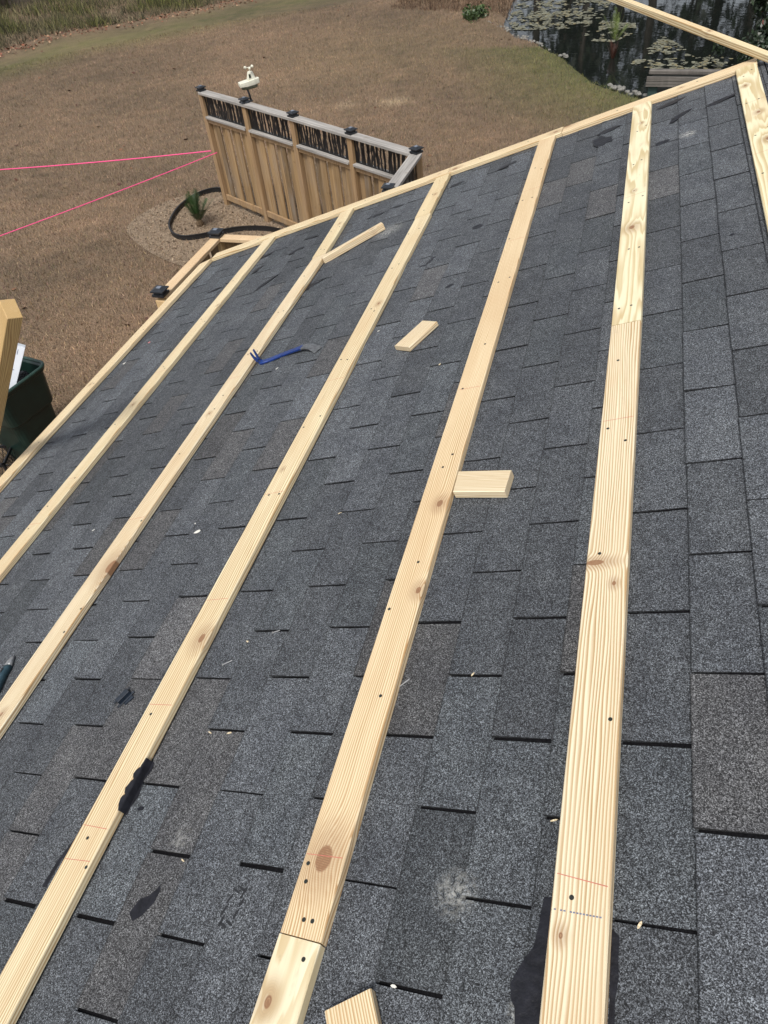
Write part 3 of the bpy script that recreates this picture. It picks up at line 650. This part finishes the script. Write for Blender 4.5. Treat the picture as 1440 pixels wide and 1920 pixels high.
for (x0,y0,x1,y1,l) in((-1.196,-.72,-1.17,-.708,'loose nail right of the third batten below its oval knot'),(-.633,-.803,-.604,-.776,'long loose nail touching the right side of the reddish fourth batten'),(-1.071,-.617,-1.05,-.612,'short loose nail lying across a shingle slot left of the fourth batten')):
    L=math.hypot(x1-x0,y1-y0)*1.1; nr=empty('nail',roofmat(x0,y0,tabz(x0)+.0028,math.atan2(y1-y0,x1-x0)),l,'nail','loose nails on the shingles')
    mb=MB(); mb.tube([(0,0,0),(L*.9,0,.001),(L,0,.001)],[.0013,.0013,.0003],6); mb.build('shank',NL,nr)
    mb=MB(); mb.tube([(-.0008,0,0),(.0004,0,0)],.0034,8); mb.build('head',NL,nr)
# bits: pink crumb and light crumbs
for (x,y,m_,l) in((-3.11,1.72,plain('pink crumb',(.6,.2,.2),.6),'small red torn wrapper crumb by the eave board'),(-3.19,1.52,CHW,'white crumb against the inside of the eave board'),(-1.62,-.15,CHW,'white crumb right of the second batten')):
    o=MB().prism(blob(.012,.007,.4,8),0,.002).build('debris_crumb',m_); o.matrix_world=roofmat(x,y,tabz(x)+.001); tag(o,l,'debris')
# ------------------------------------------------------------------ loose board over the ridge (top right)
def beam(name,label,cat,a,b,w,th,mat,roll=0,group=None):
    a,b=Vector(a),Vector(b); L=(b-a).length; y=(b-a).normalized(); x=y.cross(Vector((0,0,1))).normalized(); z=x.cross(y)
    m=Matrix((x,y,z)).transposed().to_4x4(); m.translation=a; m=m@Matrix.Rotation(roll,4,'Y')
    root=empty(name,m,label,cat,group)
    mb=MB(); N=max(2,int(L/.2)); vs=[]; 
    mb.box((0,L/2,0),(w,L,th)); mb.build('plank',mat,root,bevel=.002); return root
beam('loose_board','long pale pine board reaching over the pond from the upper right corner','board',(-.65,3.91,.307),(1.2,1.75,.077),.033,.033,pine('pine loose',41.,[(.0,1.18,.006)],(1,.98,.9),period=.008),roll=R(8))
beam('leaning_board','pine board leaning on the eave at the left edge, end grain up','board',(-2.49,.442,-.07),(-5.30,.98,G),.089,.060,pine('pine leaning',42.,(),(.80,.66,.42),period=.0042),roll=R(-62))
# ------------------------------------------------------------------ fence
CEDS=[cedar('fence boards %d'%q,(.22*f,.135*f,.06*f),(.42*f,.28*f,.14*f),2,q,gg) for q,(f,gg) in enumerate(((.80,.35),(.52,.5),(.95,.3)))]; POSTM=cedar('fence post',(.22,.135,.065),(.38,.25,.13),2,5,.2)
GREYR=cedar('weathered rail',(.17,.16,.15),(.42,.40,.375),0,3,.3); CAPM=plain('post cap black',(.016,.019,.024),.35,.3,40)
LATM=plain('black metal screen',(.006,.006,.007),.5,.2,50)
NEWR=pine('pine new rail',51.,(),(.98,.86,.78),period=.006)
CAPL=plain('solar lens',(.16,.18,.22),.15,.2,30)
def fence(pts,label,railm,group,boards=True,postm=None,capped=None,topz=-1.76,latz=.34,skiplast=False):
    root=empty('privacy_fence',worldmat(pts[0][0],pts[0][1],G,math.atan2(pts[1][1]-pts[0][1],pts[1][0]-pts[0][0]) if topz>-1.765 else 0),label,'fence',group); inv=root.matrix_world.inverted()
    def part(mb,name,mats,**k):
        mb.v=[tuple(inv@Vector(p)) for p in mb.v]; return mb.build(name,mats,root,**k)
    def caps(x,y,yaw):
        m=worldmat(x,y,topz,yaw)
        mb=MB(); mb.box((0,0,.011),(.115,.115,.022),mat=m); mb.box((0,0,.034),(.085,.085,.024),mat=m); mb.box((0,0,.050),(.125,.125,.012),mat=m); mb.box((0,0,.062),(.118,.118,.014),mat=m,taper=.45)
        c_=part(mb,'post_cap',CAPM)
        mb=MB(); mb.box((0,0,.071),(.04,.04,.004),mat=m); mb.v=[tuple(inv@Vector(p)) for p in mb.v]; mb.build('solar_panel',CAPL,c_)
    n_=len(pts)
    for i,(x,y) in enumerate(pts):
        j=min(i,n_-2); a,b=pts[j],pts[j+1]; yaw=math.atan2(b[1]-a[1],b[0]-a[0])
        if capped is None or capped[i]!=2:
            mb=MB(); mb.box((x,y,0),(0,0,0)) if False else None
            mb.box((0,0,(G+topz-.038-.02)/2+.0),(.095,.095,topz-.038-(G-.02)),mat=worldmat(x,y,0,yaw)); part(mb,'post',postm or POSTM,bevel=.003)
            if capped is None or capped[i]==1: caps(x,y,yaw)
    for i in range(n_-1):
        (ax,ay),(bx,by)=pts[i],pts[i+1]; L=math.hypot(bx-ax,by-ay); yaw=math.atan2(by-ay,bx-ax); m=worldmat(ax,ay,0,yaw)
        mb=MB(); mb.box((L/2,0,topz-.019),(L-.002,.14 if topz>-1.765 else .10,.038),mat=m); part(mb,'top_rail',railm,bevel=.004)
        mb=MB(); mb.box((L/2,0,topz-latz-.016),(L-.099,.135,.032),mat=m); part(mb,'middle_rail',GREYR,bevel=.003)
        mb=MB(); mb.box((L/2,-.02,topz-latz-.032-.034),(L-.1,.03,.062),mat=m); part(mb,'upper_cross_rail',POSTM,bevel=.002); mb=MB(); mb.box((L/2,-.02,G+.15),(L-.1,.032,.09),mat=m); part(mb,'lower_cross_rail',POSTM,bevel=.002)
        mb=MB(); nb=8; z1=topz-latz-.034; z0=G+.07; bw=(L-.1)/nb
        if topz<-1.765: z1=topz-.04
        for k in range(nb):
            mb.box((.05+bw*(k+.5),(-.004 if k%2 else .030)+random.uniform(-.003,.003),(z0+z1)/2),(bw-.014,.018,z1-z0),random.randrange(3),mat=m)
        if topz>-1.765: part(mb,'board_panel',CEDS)
        if topz<-1.765: part(mb,'board_panel',CEDS); continue
        # branch pattern screen
        mb=MB(); zt=topz-.04; zb=topz-latz+.0; ns=24
        for k in range(ns+1):
            x=.07+(L-.14)*k/ns; prev=None; xo=random.uniform(-.01,.01); wv=random.uniform(.032,.050)
            for q in range(8):
                zz=zb+(zt-zb)*q/7; xo+=random.uniform(-.014,.014); xo=max(-.03,min(.03,xo)); cur=(x+xo,zz,wv*random.uniform(.6,1.2))
                if prev:
                    (xa,za,wa),(xb,zb2,wb)=prev,cur
                    vs=[(xa-wa/2,-.004,za),(xa+wa/2,-.004,za),(xb+wb/2,-.004,zb2),(xb-wb/2,-.004,zb2)]; vs+=[(p[0],.0,p[2]) for p in vs]
                    mb.add(vs,[(0,1,2,3),(7,6,5,4),(1,5,6,2),(0,3,7,4)],mat=m)
                prev=cur
        for k in range(14):
            x=random.uniform(.08,L-.12); z=random.uniform(zb+.03,zt-.03); dx=random.choice([-1,1])*.04; dz=random.uniform(.02,.05)
            mb.add([(x,-.005,z),(x,-.005,z+.014),(x+dx,-.005,z+dz+.014),(x+dx,-.005,z+dz)],[(0,1,2,3)],mat=m)
        for (xx,zz,sx,sz) in((L/2,zt-.006,L-.1,.02),(L/2,zb+.006,L-.1,.02),(.058,(zt+zb)/2,.02,zt-zb),(L-.058,(zt+zb)/2,.02,zt-zb)): mb.box((xx,-.002,zz),(sx,.008,sz-.002),mat=m)
        part(mb,'branch_screen',LATM)
    return root
P1,P2,P3,P4,P5,P6,P7=(-6.5,9.47),(-5.51,8.87),(-4.53,8.26),(-3.50,7.60),(-2.50,6.96),(-2.54,5.86),(-2.56,4.70)
fence([P1,P2,P3,P4,P5],'long brown privacy fence with four black branch screens standing on the lawn',GREYR,'garden privacy fences')
fence([P5,P6,P7],'short fence return with weathered grey top rail running back toward the roof',GREYR,'garden privacy fences',capped=[2,1,0])
fence([(-4.03,3.50),(-4.02,4.68),(-2.62,4.66)],'newer privacy fence with fresh pink pine rails close to the eave corner',NEWR,'garden privacy fences',capped=[1,1,0],topz=-1.77,postm=pine('pine new post',52.,(),(.95,.8,.6)))
# weather station
WS=empty('weather_station',worldmat(P2[0]+.06,P2[1]+.03,-1.76,R(38)),'cream boat shaped weather station on a short black pole atop the fence','weather station')
CR=plain('cream plastic',(.66,.65,.54),.4,.08,30); OL=plain('olive shade plastic',(.09,.095,.06),.5,.2,30)
mb=MB(); mb.box((-.07,0,.02),(.12,.11,.03),taper=.7); mb.box((.0,0,.012),(.10,.05,.02)); mb.build('bracket',CAPM,WS,bevel=.003)
mb=MB(); mb.tube([(.03,0,.01),(.02,0,.10),(.0,0,.19)],.014,8); mb.build('pole',CAPM,WS,smooth=True)
hull=[(-.085,0,.045,.215,.27),(-.06,0,.06,.205,.275),(.02,0,.065,.20,.285),(.10,0,.06,.20,.285),(.17,0,.04,.21,.28),(.20,0,.02,.22,.275)]
loft([(-.10,0,.055,.225,.255),(-.095,0,.06,.205,.262),(.0,0,.066,.20,.272),(.12,0,.055,.205,.285),(.19,0,.035,.215,.285),(.20,0,.02,.225,.28)],16,ex=.3).build('hull',CR,WS,smooth=False)
loft([(-.07,0,.035,.165,.21),(.02,0,.05,.16,.21),(.12,0,.045,.165,.21),(.16,0,.03,.175,.212)],12).build('shield',OL,WS,smooth=True)
mb=MB(); mb.box((.09,0,.325),(.12,.085,.10),taper=.55); mb.build('tower',CR,WS,bevel=.008)
mb=MB(); mb.box((.068,-.037,.325),(.028,.012,.045)); mb.build('window',plain('dark port',(.05,.055,.04),.2),WS)
mb=MB(); mb.tube([(.09,0,.37),(.09,0,.43)],.008,8); 
for k in range(3):
    a=k*2*math.pi/3+.4; mb.tube([(.09,0,.42),(.09+.05*math.cos(a),.05*math.sin(a),.422)],.004,6)
mb.build('mast',CR,WS)
for k in range(3):
    a=k*2*math.pi/3+.4; c_=Vector((.09+.058*math.cos(a),.058*math.sin(a),.422)); mb=MB(); t_=Vector((-math.sin(a),math.cos(a),0))
    mb.tube([c_-t_*.018,c_-t_*.012,c_,c_+t_*.012],[.004,.013,.019,.021],10); mb.build('wind_cup',CR,WS,smooth=True)
# ------------------------------------------------------------------ pink strings
PINK=plain('pink mason line',(.85,.07,.25),.5,.1,60)
def string(label,a,b,sag,r=.0045):
    a,b=Vector(a),Vector(b); pts=[a.lerp(b,t/20)+Vector((0,0,-sag*4*(t/20)*(1-t/20)))for t in range(21)]
    mb=MB(); mb.tube([p-a for p in pts],r,6); o=mb.build('string_line',PINK); o.location=a; tag(o,label,'string','pink string lines tied to the fence')
string('thick doubled pink string running level from the fence post to the left edge',(-6.56,9.43,-2.62),(-11.9,9.05,-2.9),.03,.009)
string('thin pink string slanting down left from the fence post, lower of the pair',(-6.42,9.36,-2.62),(-9.3,6.2,-2.92),.02,.0065)
# ------------------------------------------------------------------ mulch bed, edging, palm
MU=NT('mulch'); P=MU.coord(); k=MU.voro(MU.mapping(P,scale=(1,1,1)),70); k1=MU.noise(P,30,5,.75)
MU.base(MU.mix(1,MU.ramp(k1,[(.3,(.15,.11,.072)),(.5,(.25,.185,.125)),(.75,(.37,.285,.20))]),MU.ramp(MU.sep(k)[0],[(0,.7),(1,1.25)]),'MULTIPLY')); MU.rough(.95); MU.bump(k1,1,.03); MU=MU.m
mp=[(-7.9,8.35),(-7.95,8.9),(-7.75,9.5),(-7.3,10.0),(-6.75,10.25),(-6.0,9.9),(-5,9.3),(-4,8.7),(-3,8),(-2.2,7.2),(-2.2,5.2),(-4.2,5.2),(-5.0,6.6),(-5.8,7.15),(-6.3,7.25),(-6.9,7.55),(-7.4,7.9)]
# smooth the outline
def smooth(P,k=2):
    for _ in range(k):
        Q=[]
        for i in range(len(P)):
            a,b=P[i],P[(i+1)%len(P)]; Q+=[(a[0]*.75+b[0]*.25,a[1]*.75+b[1]*.25),(a[0]*.25+b[0]*.75,a[1]*.25+b[1]*.75)]
        P=Q
    return P
mb=MB(); mb.add([(x,y,G+.012) for x,y in smooth(mp)],[tuple(range(len(smooth(mp))))]); tag(mb.build('mulch_bed',MU),'pale wood mulch spread round the fence foot','mulch',kind='structure')
N=6000; px=rng.uniform(-8.1,-2.2,N); py=rng.uniform(5,10.4,N); k=inpoly(px,py,smooth(mp)); px,py=px[k],py[k]
pal=np.array([[.27,.20,.135],[.21,.15,.10],[.14,.095,.06],[.32,.245,.17]]); cc=pal[rng.integers(0,4,len(px))]*rng.uniform(.6,1.2,(len(px),1))
tag(litter(px,py,np.full(len(px),G),.022,cc,'mulch_chips',GB),'scattered tan and brown mulch chips on the bed','mulch',kind='stuff')
EP=[(-6.62,9.62),(-6.80,9.93),(-7.02,9.92),(-7.2,9.69),(-7.27,9.3),(-7.24,8.95),(-7.13,8.55),(-6.97,8.28),(-6.8,8.13),(-6.62,8.08),(-6.42,8.14),(-6.2,8.27),(-5.92,8.43),(-5.65,8.5),(-5.38,8.5),(-5.1,8.42),(-4.9,8.25)]
def cat(P,k=6):
    o=[]
    for i in range(len(P)-1):
        p0,p1,p2,p3=[Vector(P[max(0,min(len(P)-1,i+j))]) for j in(-1,0,1,2)]
        for s in range(k):
            t=s/k; o.append(tuple(.5*((2*p1)+(-p0+p2)*t+(2*p0-5*p1+4*p2-p3)*t*t+(-p0+3*p1-3*p2+p3)*t**3)))
    o.append(P[-1]); return o
ec=cat(EP); mb=MB(); vs=[]
for i,(x,y) in enumerate(ec):
    t=(Vector(ec[min(i+1,len(ec)-1)])-Vector(ec[max(i-1,0)])).normalized(); nn=Vector((-t.y,t.x))*.006
    for (s,z) in((-1,G-.02),(1,G-.02),(1,G+.075),(2.0,G+.082),(2.0,G+.092),(-2.0,G+.092),(-2.0,G+.082),(-1,G+.075)): vs.append((x+nn.x*s,y+nn.y*s,z))
K=8; fs=[tuple(range(K)),tuple(range(len(vs)-K,len(vs)))]
for i in range(len(ec)-1):
    for k in range(K): fs.append((i*K+k,i*K+(k+1)%K,(i+1)*K+(k+1)%K,(i+1)*K+k))
mb.add(vs,fs); tag(mb.build('landscape_edging',plain('black edging plastic',(.010,.010,.011),.5,.3,30)),'curved black plastic edging looping round the small palm','landscape edging')
PG=NT('palm leaf'); PG.base(PG.attr('tone')); PG.rough(.45); PG=PG.m
def fronds(n_,L,pitch,name,root,leaf=(.035,.07,.018),zb=.05,wl=.12):
    V=[];Fc=[];C=[]
    for k in range(n_):
        a=2*math.pi*k/n_*1.618+random.uniform(-.2,.2); e=random.uniform(*pitch); ln=L*random.uniform(.75,1.1); d0=Vector((math.cos(a)*math.cos(e),math.sin(a)*math.cos(e),math.sin(e)))
        side=Vector((-math.sin(a),math.cos(a),0)); c_=np.array(leaf)*random.uniform(.6,1.5)
        for s in range(22):
            t=.15+.85*s/22; p=d0*ln*t+Vector((0,0,zb-.35*ln*t*t*math.cos(e)))
            for sg in(-1,1):
                l=wl*math.sin(math.pi*min(t,.97))**.6*random.uniform(.85,1.1); tip=p+side*sg*l*.85+d0*l*.55+Vector((0,0,l*.12)); o=len(V)
                V+= [p,p+d0*.012,tip]; Fc.append((o,o+1,o+2)); C+=[c_]*3
    return npmesh(name,np.array([tuple(v) for v in V]),np.array(Fc),PG,False,np.array(C),root)
PL=empty('small_palm',worldmat(-6.62,8.62,G),'small dark green sago palm inside the black edging','palm')
fronds(18,.52,(.85,1.5),'fronds',PL,(.022,.048,.012))
mb=MB(); mb.tube([(0,0,-.02),(0,0,.05),(0,0,.12)],[.06,.065,.03],10); mb.build('trunk',plain('palm fibre',(.10,.065,.035),.9,.4,60),PL)
# ------------------------------------------------------------------ bin, box, crate
BX,BY=-5.83,2.99
GRN=plain('dark green plastic',(.008,.022,.018),.32,.3,8,bump=.15)
BIN=empty('trash_bin',worldmat(BX,BY,G,R(79)),'dark green wheeled trash bin standing open beyond the eave','trash bin')
def rrect(hx,hy,r,n_=5):
    o=[]
    for (sx,sy,a0) in((1,1,0),(-1,1,90),(-1,-1,180),(1,-1,270)):
        for k in range(n_): a=R(a0+90*k/(n_-1)); o.append((sx*(hx-r)+r*math.cos(a),sy*(hy-r)+r*math.sin(a)))
    return o
levels=[(.03,.20,.24),(.10,.21,.25),(.30,.23,.27),(.62,.255,.295),(.64,.275,.315),(.66,.28,.32),(.98,.305,.345),(1.0,.32,.36),(1.03,.325,.365),(1.04,.315,.355),(1.02,.295,.335),(.7,.265,.305),(.1,.2,.24)]
vs=[];N_=20
for (z,hx,hy) in levels: vs+=[(x,y,z) for x,y in rrect(hx,hy,.08)]
fs=[]
for i in range(len(levels)-1):
    for k in range(N_): fs.append((i*N_+k,i*N_+(k+1)%N_,(i+1)*N_+(k+1)%N_,(i+1)*N_+k))
fs.append(tuple(range(N_))[::-1]); fs.append(tuple(range((len(levels)-1)*N_,len(levels)*N_)))
mb=MB(); mb.add(vs,fs); mb.build('body',GRN,BIN,smooth=False,bevel=.004)
mb=MB(); rp_=rrect(.325,.365,.09,6); mb.tube([(x,y,1.045) for x,y in rp_+rp_[:2]],.017,8); mb.build('rim',plain('worn green rim',(.018,.045,.036),.35,.3,20),BIN,smooth=True)
mb=MB(); mb.tube([(.32,-.2,.985),(.365,-.2,.99),(.365,.2,.99),(.32,.2,.985)],.012,8); mb.build('handle',GRN,BIN,smooth=True)
for sg in(-1,1):
    mb=MB(); mb.tube([(.23,sg*.255,.12),(.23,sg*.30,.12)],.12,18); mb.build('wheel',BPL,BIN)
    mb=MB(); mb.box((.335,sg*.14,.97),(.05,.03,.10)); mb.build('hinge_bracket',GRN,BIN,bevel=.004)
mb=MB()
bag=NT('bin bag'); bag.base((.012,.012,.014)); bag.rough(.16); bag.bump(bag.noise(bag.coord(),14,4,.6),1,.06); bag=bag.m
mb=MB(); NN=26; vs=[];fs=[]
for i in range(NN):
    for j in range(NN):
        x=-.275+.55*i/(NN-1); y=-.315+.63*j/(NN-1); e=1-max(abs(x)/.275,abs(y)/.315); z=.84+.17*min(1,e*3)+.05*mnoise.noise(Vector((x*9,y*9,1)))
        vs.append((x*.97,y*.97,z))
for i in range(NN-1):
    for j in range(NN-1): fs.append((i*NN+j,i*NN+NN+j,i*NN+NN+j+1,i*NN+j+1))
mb.add(vs,fs); o=mb.build('trash_bag',bag,smooth=True); o.matrix_world=worldmat(BX,BY,G,R(79)); tag(o,'glossy black garbage bag filling the green bin','garbage bag')
_x=Vector((.14,.235,.35)).normalized(); _p=Vector((-5.60,2.97,-2.36)); _z=(cam.location-_p); _z=(_z-_x*_z.dot(_x)).normalized()
WBm=Matrix((_x,_z.cross(_x),_z)).transposed().to_4x4(); WBm.translation=_p
WB=empty('carton',WBm,'long white printed carton sticking out of the green bin','carton')
mb=MB(); mb.box((.03,0,.0),(.46,.17,.11)); mb.build('box',plain('white card',(.72,.76,.82),.5,.05,10),WB,bevel=.003)
mb=MB(); 
for (x,y,a_,b_) in((.10,.02,.03,.012),(.10,-.01,.03,.006),(.06,.04,.012,.008),(.02,-.03,.008,.012),(.13,.02,.012,.006),(.20,-.03,.05,.006),(.2,.0,.05,.004)): mb.box((x,y,.0556),(a_,b_,.0008))
for k in range(12):
    a=k*math.pi/6; mb.box((-.1+.018*math.cos(a),.018*math.sin(a),.0556),(.009,.005,.0008))
mb.box((-.1,0,.0556),(.010,.010,.0008)); mb.build('print',plain('grey blue print',(.16,.19,.28),.5),WB)
CRM=empty('milk_crate',worldmat(-6.03,2.62,G,R(20)),'black plastic milk crate on the ground beside the bin','crate')
mb=MB(); S=.33; H=.28
for sx,sy in((-1,-1),(1,-1),(1,1),(-1,1)): mb.box((sx*(S/2-.012),sy*(S/2-.012),H/2),(.024,.024,H))
for z in(.01,H-.015): 
    for (cx,cy,dx,dy) in((0,-S/2+.008,S,.016),(0,S/2-.008,S,.016),(-S/2+.008,0,.016,S),(S/2-.008,0,.016,S)): mb.box((cx,cy,z),(dx,dy,.03 if z>.1 else .02))
mb.build('frame',plain('black crate',(.014,.014,.016),.4,.2,20),CRM)
mb=MB()
for s in range(4):
    m=Matrix.Rotation(s*math.pi/2,4,'Z')
    for k in range(7):
        x=-S/2+.03+k*.045
        for dr in(-1,1):
            mb.add([(x-.004,-S/2+.006,.02),(x+.004,-S/2+.006,.02),(x+dr*.09+.004,-S/2+.006,H-.03),(x+dr*.09-.004,-S/2+.006,H-.03)],[(0,1,2,3)],mat=m) if abs(x+dr*.09)<S/2-.01 else None
mb.build('lattice',plain('black crate web',(.018,.018,.02),.4,.2,20),CRM)
# ------------------------------------------------------------------ pond edge: rocks, plants, shelter
RK=plain('pale rock',(.17,.165,.15),.85,.5,12,bump=.6)
shore=[(-4.25,21.85),(-3.75,21.3),(-3.2,20.25),(-2.75,19.75),(-2.4,19.35),(-2.0,18.65),(-1.7,18.1),(-.55,15.85),(-.36,15.62),(-.2,15.45),(-.05,15.25),(.08,15.1)]
rid=0
def rock(x,y,s,label):
    bm=bmesh.new(); bmesh.ops.create_icosphere(bm,subdivisions=2,radius=s)
    sd=random.uniform(0,90)
    for v in bm.verts: v.co*=1+.45*mnoise.noise(v.co*(1.2/s)+Vector((sd,0,0))); v.co.z*=.6
    me=bpy.data.meshes.new('shore_rock'); bm.to_mesh(me); bm.free(); me.materials.append(RK); o=bpy.data.objects.new('shore_rock',me); col.objects.link(o); o.location=(x,y,-3.52+s*.15); tag(o,label,'rock','pale rocks along the pond shore')
spots=[]
for (a,b,c_) in((0,1,12),(1,2,12),(2,4,12),(4,6,6),(7,11,15)):
    for k in range(c_):
        t=random.random()*(b-a)+a; i=min(int(t),len(shore)-2); f=t-i; x=shore[i][0]*(1-f)+shore[i+1][0]*f; y=shore[i][1]*(1-f)+shore[i+1][1]*f
        spots.append((x+random.gauss(.02,.07),y+random.gauss(0,.08),random.uniform(.025,.06) if a<7 else random.uniform(.04,.07),a))
for s in spots:
    rock(s[0],s[1],s[2],'small pale rock in the scattered line along the far lawn bank' if s[3]<7 else 'white rock in the heap where the near bank meets the timber shelter')
def shrub(name,label,cat,x,y,z,rad,h,n_,leafc,size,red=0,stems=None,groups=None,spread=.5):
    root=empty(name,worldmat(x,y,z),label,cat,groups)
    P=[]; 
    cl=[(rng.normal(0,rad*.45),rng.normal(0,rad*.45),rng.uniform(.25,.95)*h,rng.uniform(.25,.5)*rad) for _ in range(14)]
    idx=rng.integers(0,14,n_); c_=np.array(cl)[idx]; d_=rng.normal(0,1,(n_,3)); d_/=np.linalg.norm(d_,axis=1)[:,None]; rr=rng.random(n_)[:,None]**.4
    pos=c_[:,:3]+d_*rr*c_[:,3:4]; pos[:,2]=np.abs(pos[:,2])
    a=rng.normal(0,1,(n_,3)); a/=np.linalg.norm(a,axis=1)[:,None]; b=np.cross(a,rng.normal(0,1,(n_,3))); b/=np.linalg.norm(b,axis=1)[:,None]
    s=size*rng.uniform(.6,1.3,(n_,1)); V=np.stack([pos-a*s,pos-b*s*.45,pos+a*s,pos+b*s*.45],1).reshape(-1,3)
    cc=np.array(leafc)*rng.uniform(.45,1.6,(n_,1)); 
    if red: q=rng.random(n_)<red; cc[q]=np.array([.16,.02,.015])
    npmesh('foliage',V,np.arange(4*n_).reshape(-1,4),PG,False,np.repeat(cc,4,0),root)
    mb=MB()
    for k in range(7):
        c0=cl[k]; mb.tube([(c0[0]*.1,c0[1]*.1,-.1),(c0[0]*.5,c0[1]*.5,c0[2]*.5),(c0[0],c0[1],c0[2])],[.02*h**.5,.014*h**.5,.006],5)
    mb.build('stems',stems or plain('twig bark',(.09,.06,.04),.9,.3,30),root)
    return root
shrub('green_tuft','bright green weedy tuft on the bank at the left end of the pond','plant',-4.55,22.1,G,.45,.22,700,(.045,.075,.022),.05)
REDB=plain('red stems',(.12,.035,.025),.8,.3,30)
w_=empty('water_plant',worldmat(-.62,18.3,-3.65),'yellow green plant with rust red stems growing out of the pond','water plant')
fronds(16,.75,(.9,1.5),'leaves',w_,(.085,.115,.025),.3,.08)
fronds(12,.5,(.9,1.5),'dead_leaves',w_,(.07,.025,.015),-.05,.06)
shrub('berry_shrub','large dark green shrub with red leaves over the right end of the pond','shrub',3.0,18.3,-3.6,.85,1.5,5200,(.022,.036,.018),.07,.025)
shrub('low_shrub','low dark shrub at the water edge just above the gable end','shrub',2.3,17.0,-3.6,.5,.5,1800,(.02,.034,.016),.055,.03)
SHW=cedar('weathered shelter timber',(.055,.05,.045),(.16,.145,.13),0,8,.3); SHG=plain('dark green painted wood',(.035,.065,.06),.6,.3,12)
SH=empty('timber_shelter',worldmat(.20,14.95,G-.37,R(-6)),'low green shelter with weathered grey timber top at the water edge','shelter')
mb=MB(); mb.box((1.1,.10,.80),(2.3,.12,.08)); mb.build('ridge_beam',SHW,SH,bevel=.015)
mb=MB()
for k in range(2): mb.box((1.1,.0-.02*k,.70-.085*k),(2.34,.05,.08))
mb.build('roof_boards',SHW,SH,bevel=.004)
for x in(.07,2.13):
    mb=MB(); mb.box((x,.07,.28),(.17,.10,.60)); mb.build('post',SHG,SH,bevel=.005)
mb=MB(); mb.box((1.1,.45,.36),(2.2,.04,.72)); mb.build('back_panel',plain('dark back boards',(.02,.022,.022),.7,.4,10),SH)
mb=MB(); mb.box((1.1,.28,.25),(1.9,.28,.04)); mb.build('shelf',SHW,SH)
# dandelion patch of bare straw
for (x,y,rx,ry) in((-6.1,18.6,.42,.28),(-6.9,16.3,.3,.2)):
    pass
# ------------------------------------------------------------------ trees beyond
BARK=cedar('tree bark',(.05,.04,.03),(.14,.11,.085),2,2,.3)
def tree(x,y,h,tr,n_,leafc,label,cr0=.45,crw=.22,size=.22,group='trees beyond the pond'):
    root=empty('pine_tree' if 'pine' in label else 'broadleaf_tree',worldmat(x,y,G),label,'tree',group)
    mb=MB(); pts=[Vector((.15*math.sin(t*3+x)*t,.12*math.cos(t*4+y)*t,h*.97*t)) for t in [k/8 for k in range(9)]]
    mb.tube(pts,[tr*(1-.85*k/8) for k in range(9)],9)
    lim=[]
    for k in range(16):
        t=cr0+(1-cr0)*random.random()*.95; p=Vector((0,0,h*.97*t)); a=random.uniform(0,6.28); l=h*crw*(1.15-t)*random.uniform(1.0,1.7); q=p+Vector((math.cos(a)*l,math.sin(a)*l,l*random.uniform(.1,.6)))
        mb.tube([p,p.lerp(q,.5)+Vector((0,0,.1)),q],[tr*.28,tr*.16,tr*.05],5); lim.append((p,q))
    mb.build('trunk',BARK,root,smooth=True)
    P_=[]
    for k in range(n_):
        p,q=random.choice(lim); t=random.random()**.6; c_=p.lerp(q,t); P_.append((c_.x,c_.y,c_.z))
    P_=np.array(P_)+rng.normal(0,h*.035,(n_,3)); a=rng.normal(0,1,(n_,3)); a/=np.linalg.norm(a,axis=1)[:,None]; b=np.cross(a,rng.normal(0,1,(n_,3))); b/=np.linalg.norm(b,axis=1)[:,None]
    s=size*rng.uniform(.5,1.3,(n_,1)); V=np.stack([P_-a*s,P_-b*s*.4,P_+a*s,P_+b*s*.4],1).reshape(-1,3); cc=np.array(leafc)*rng.uniform(.5,1.5,(n_,1))
    npmesh('crown',V,np.arange(4*n_).reshape(-1,4),PG,False,np.repeat(cc,4,0),root)
tl=[(-2.5,41,13,.22),(0.5,42.5,15,.26),(2.6,41.5,12,.2),(5.2,43,16,.28),(7.5,41,13,.2),(10.5,42,15,.25),(13.5,40,14,.22),(16.5,38.5,12,.2),(4,47,17,.3),(9,48,18,.3),(-1,47,17,.3),(19,35,13,.22),(-5,42,15,.25),(-7.5,44,15,.25),(-4,49,18,.3),(6,46,17,.3),(12,46,17,.3)]
side=['leftmost','second','third','fourth','fifth','sixth','seventh','eighth','rear middle','rear right','rear left','rightmost','outer left','far outer left','rear outer left','rear centre','rear far right']
for i,(x,y,h,tr) in enumerate(tl):
    tree(x,y,h,tr,2000,(.022,.034,.015),'%s slim dark %s mirrored in the pond water'%(side[i],'pine' if i%2 else 'tree'),.25,.19,.27)
for i,(x,y,h) in enumerate(((-24,27,8),(-19.5,30,9),(-16.3,32,8))):
    tree(x,y,h,.18,2600,(.025,.04,.016),'%s dark tree rising behind the tall wild grass'%['left','middle','right'][i],.05,.22,.2,'trees behind the tall grass')
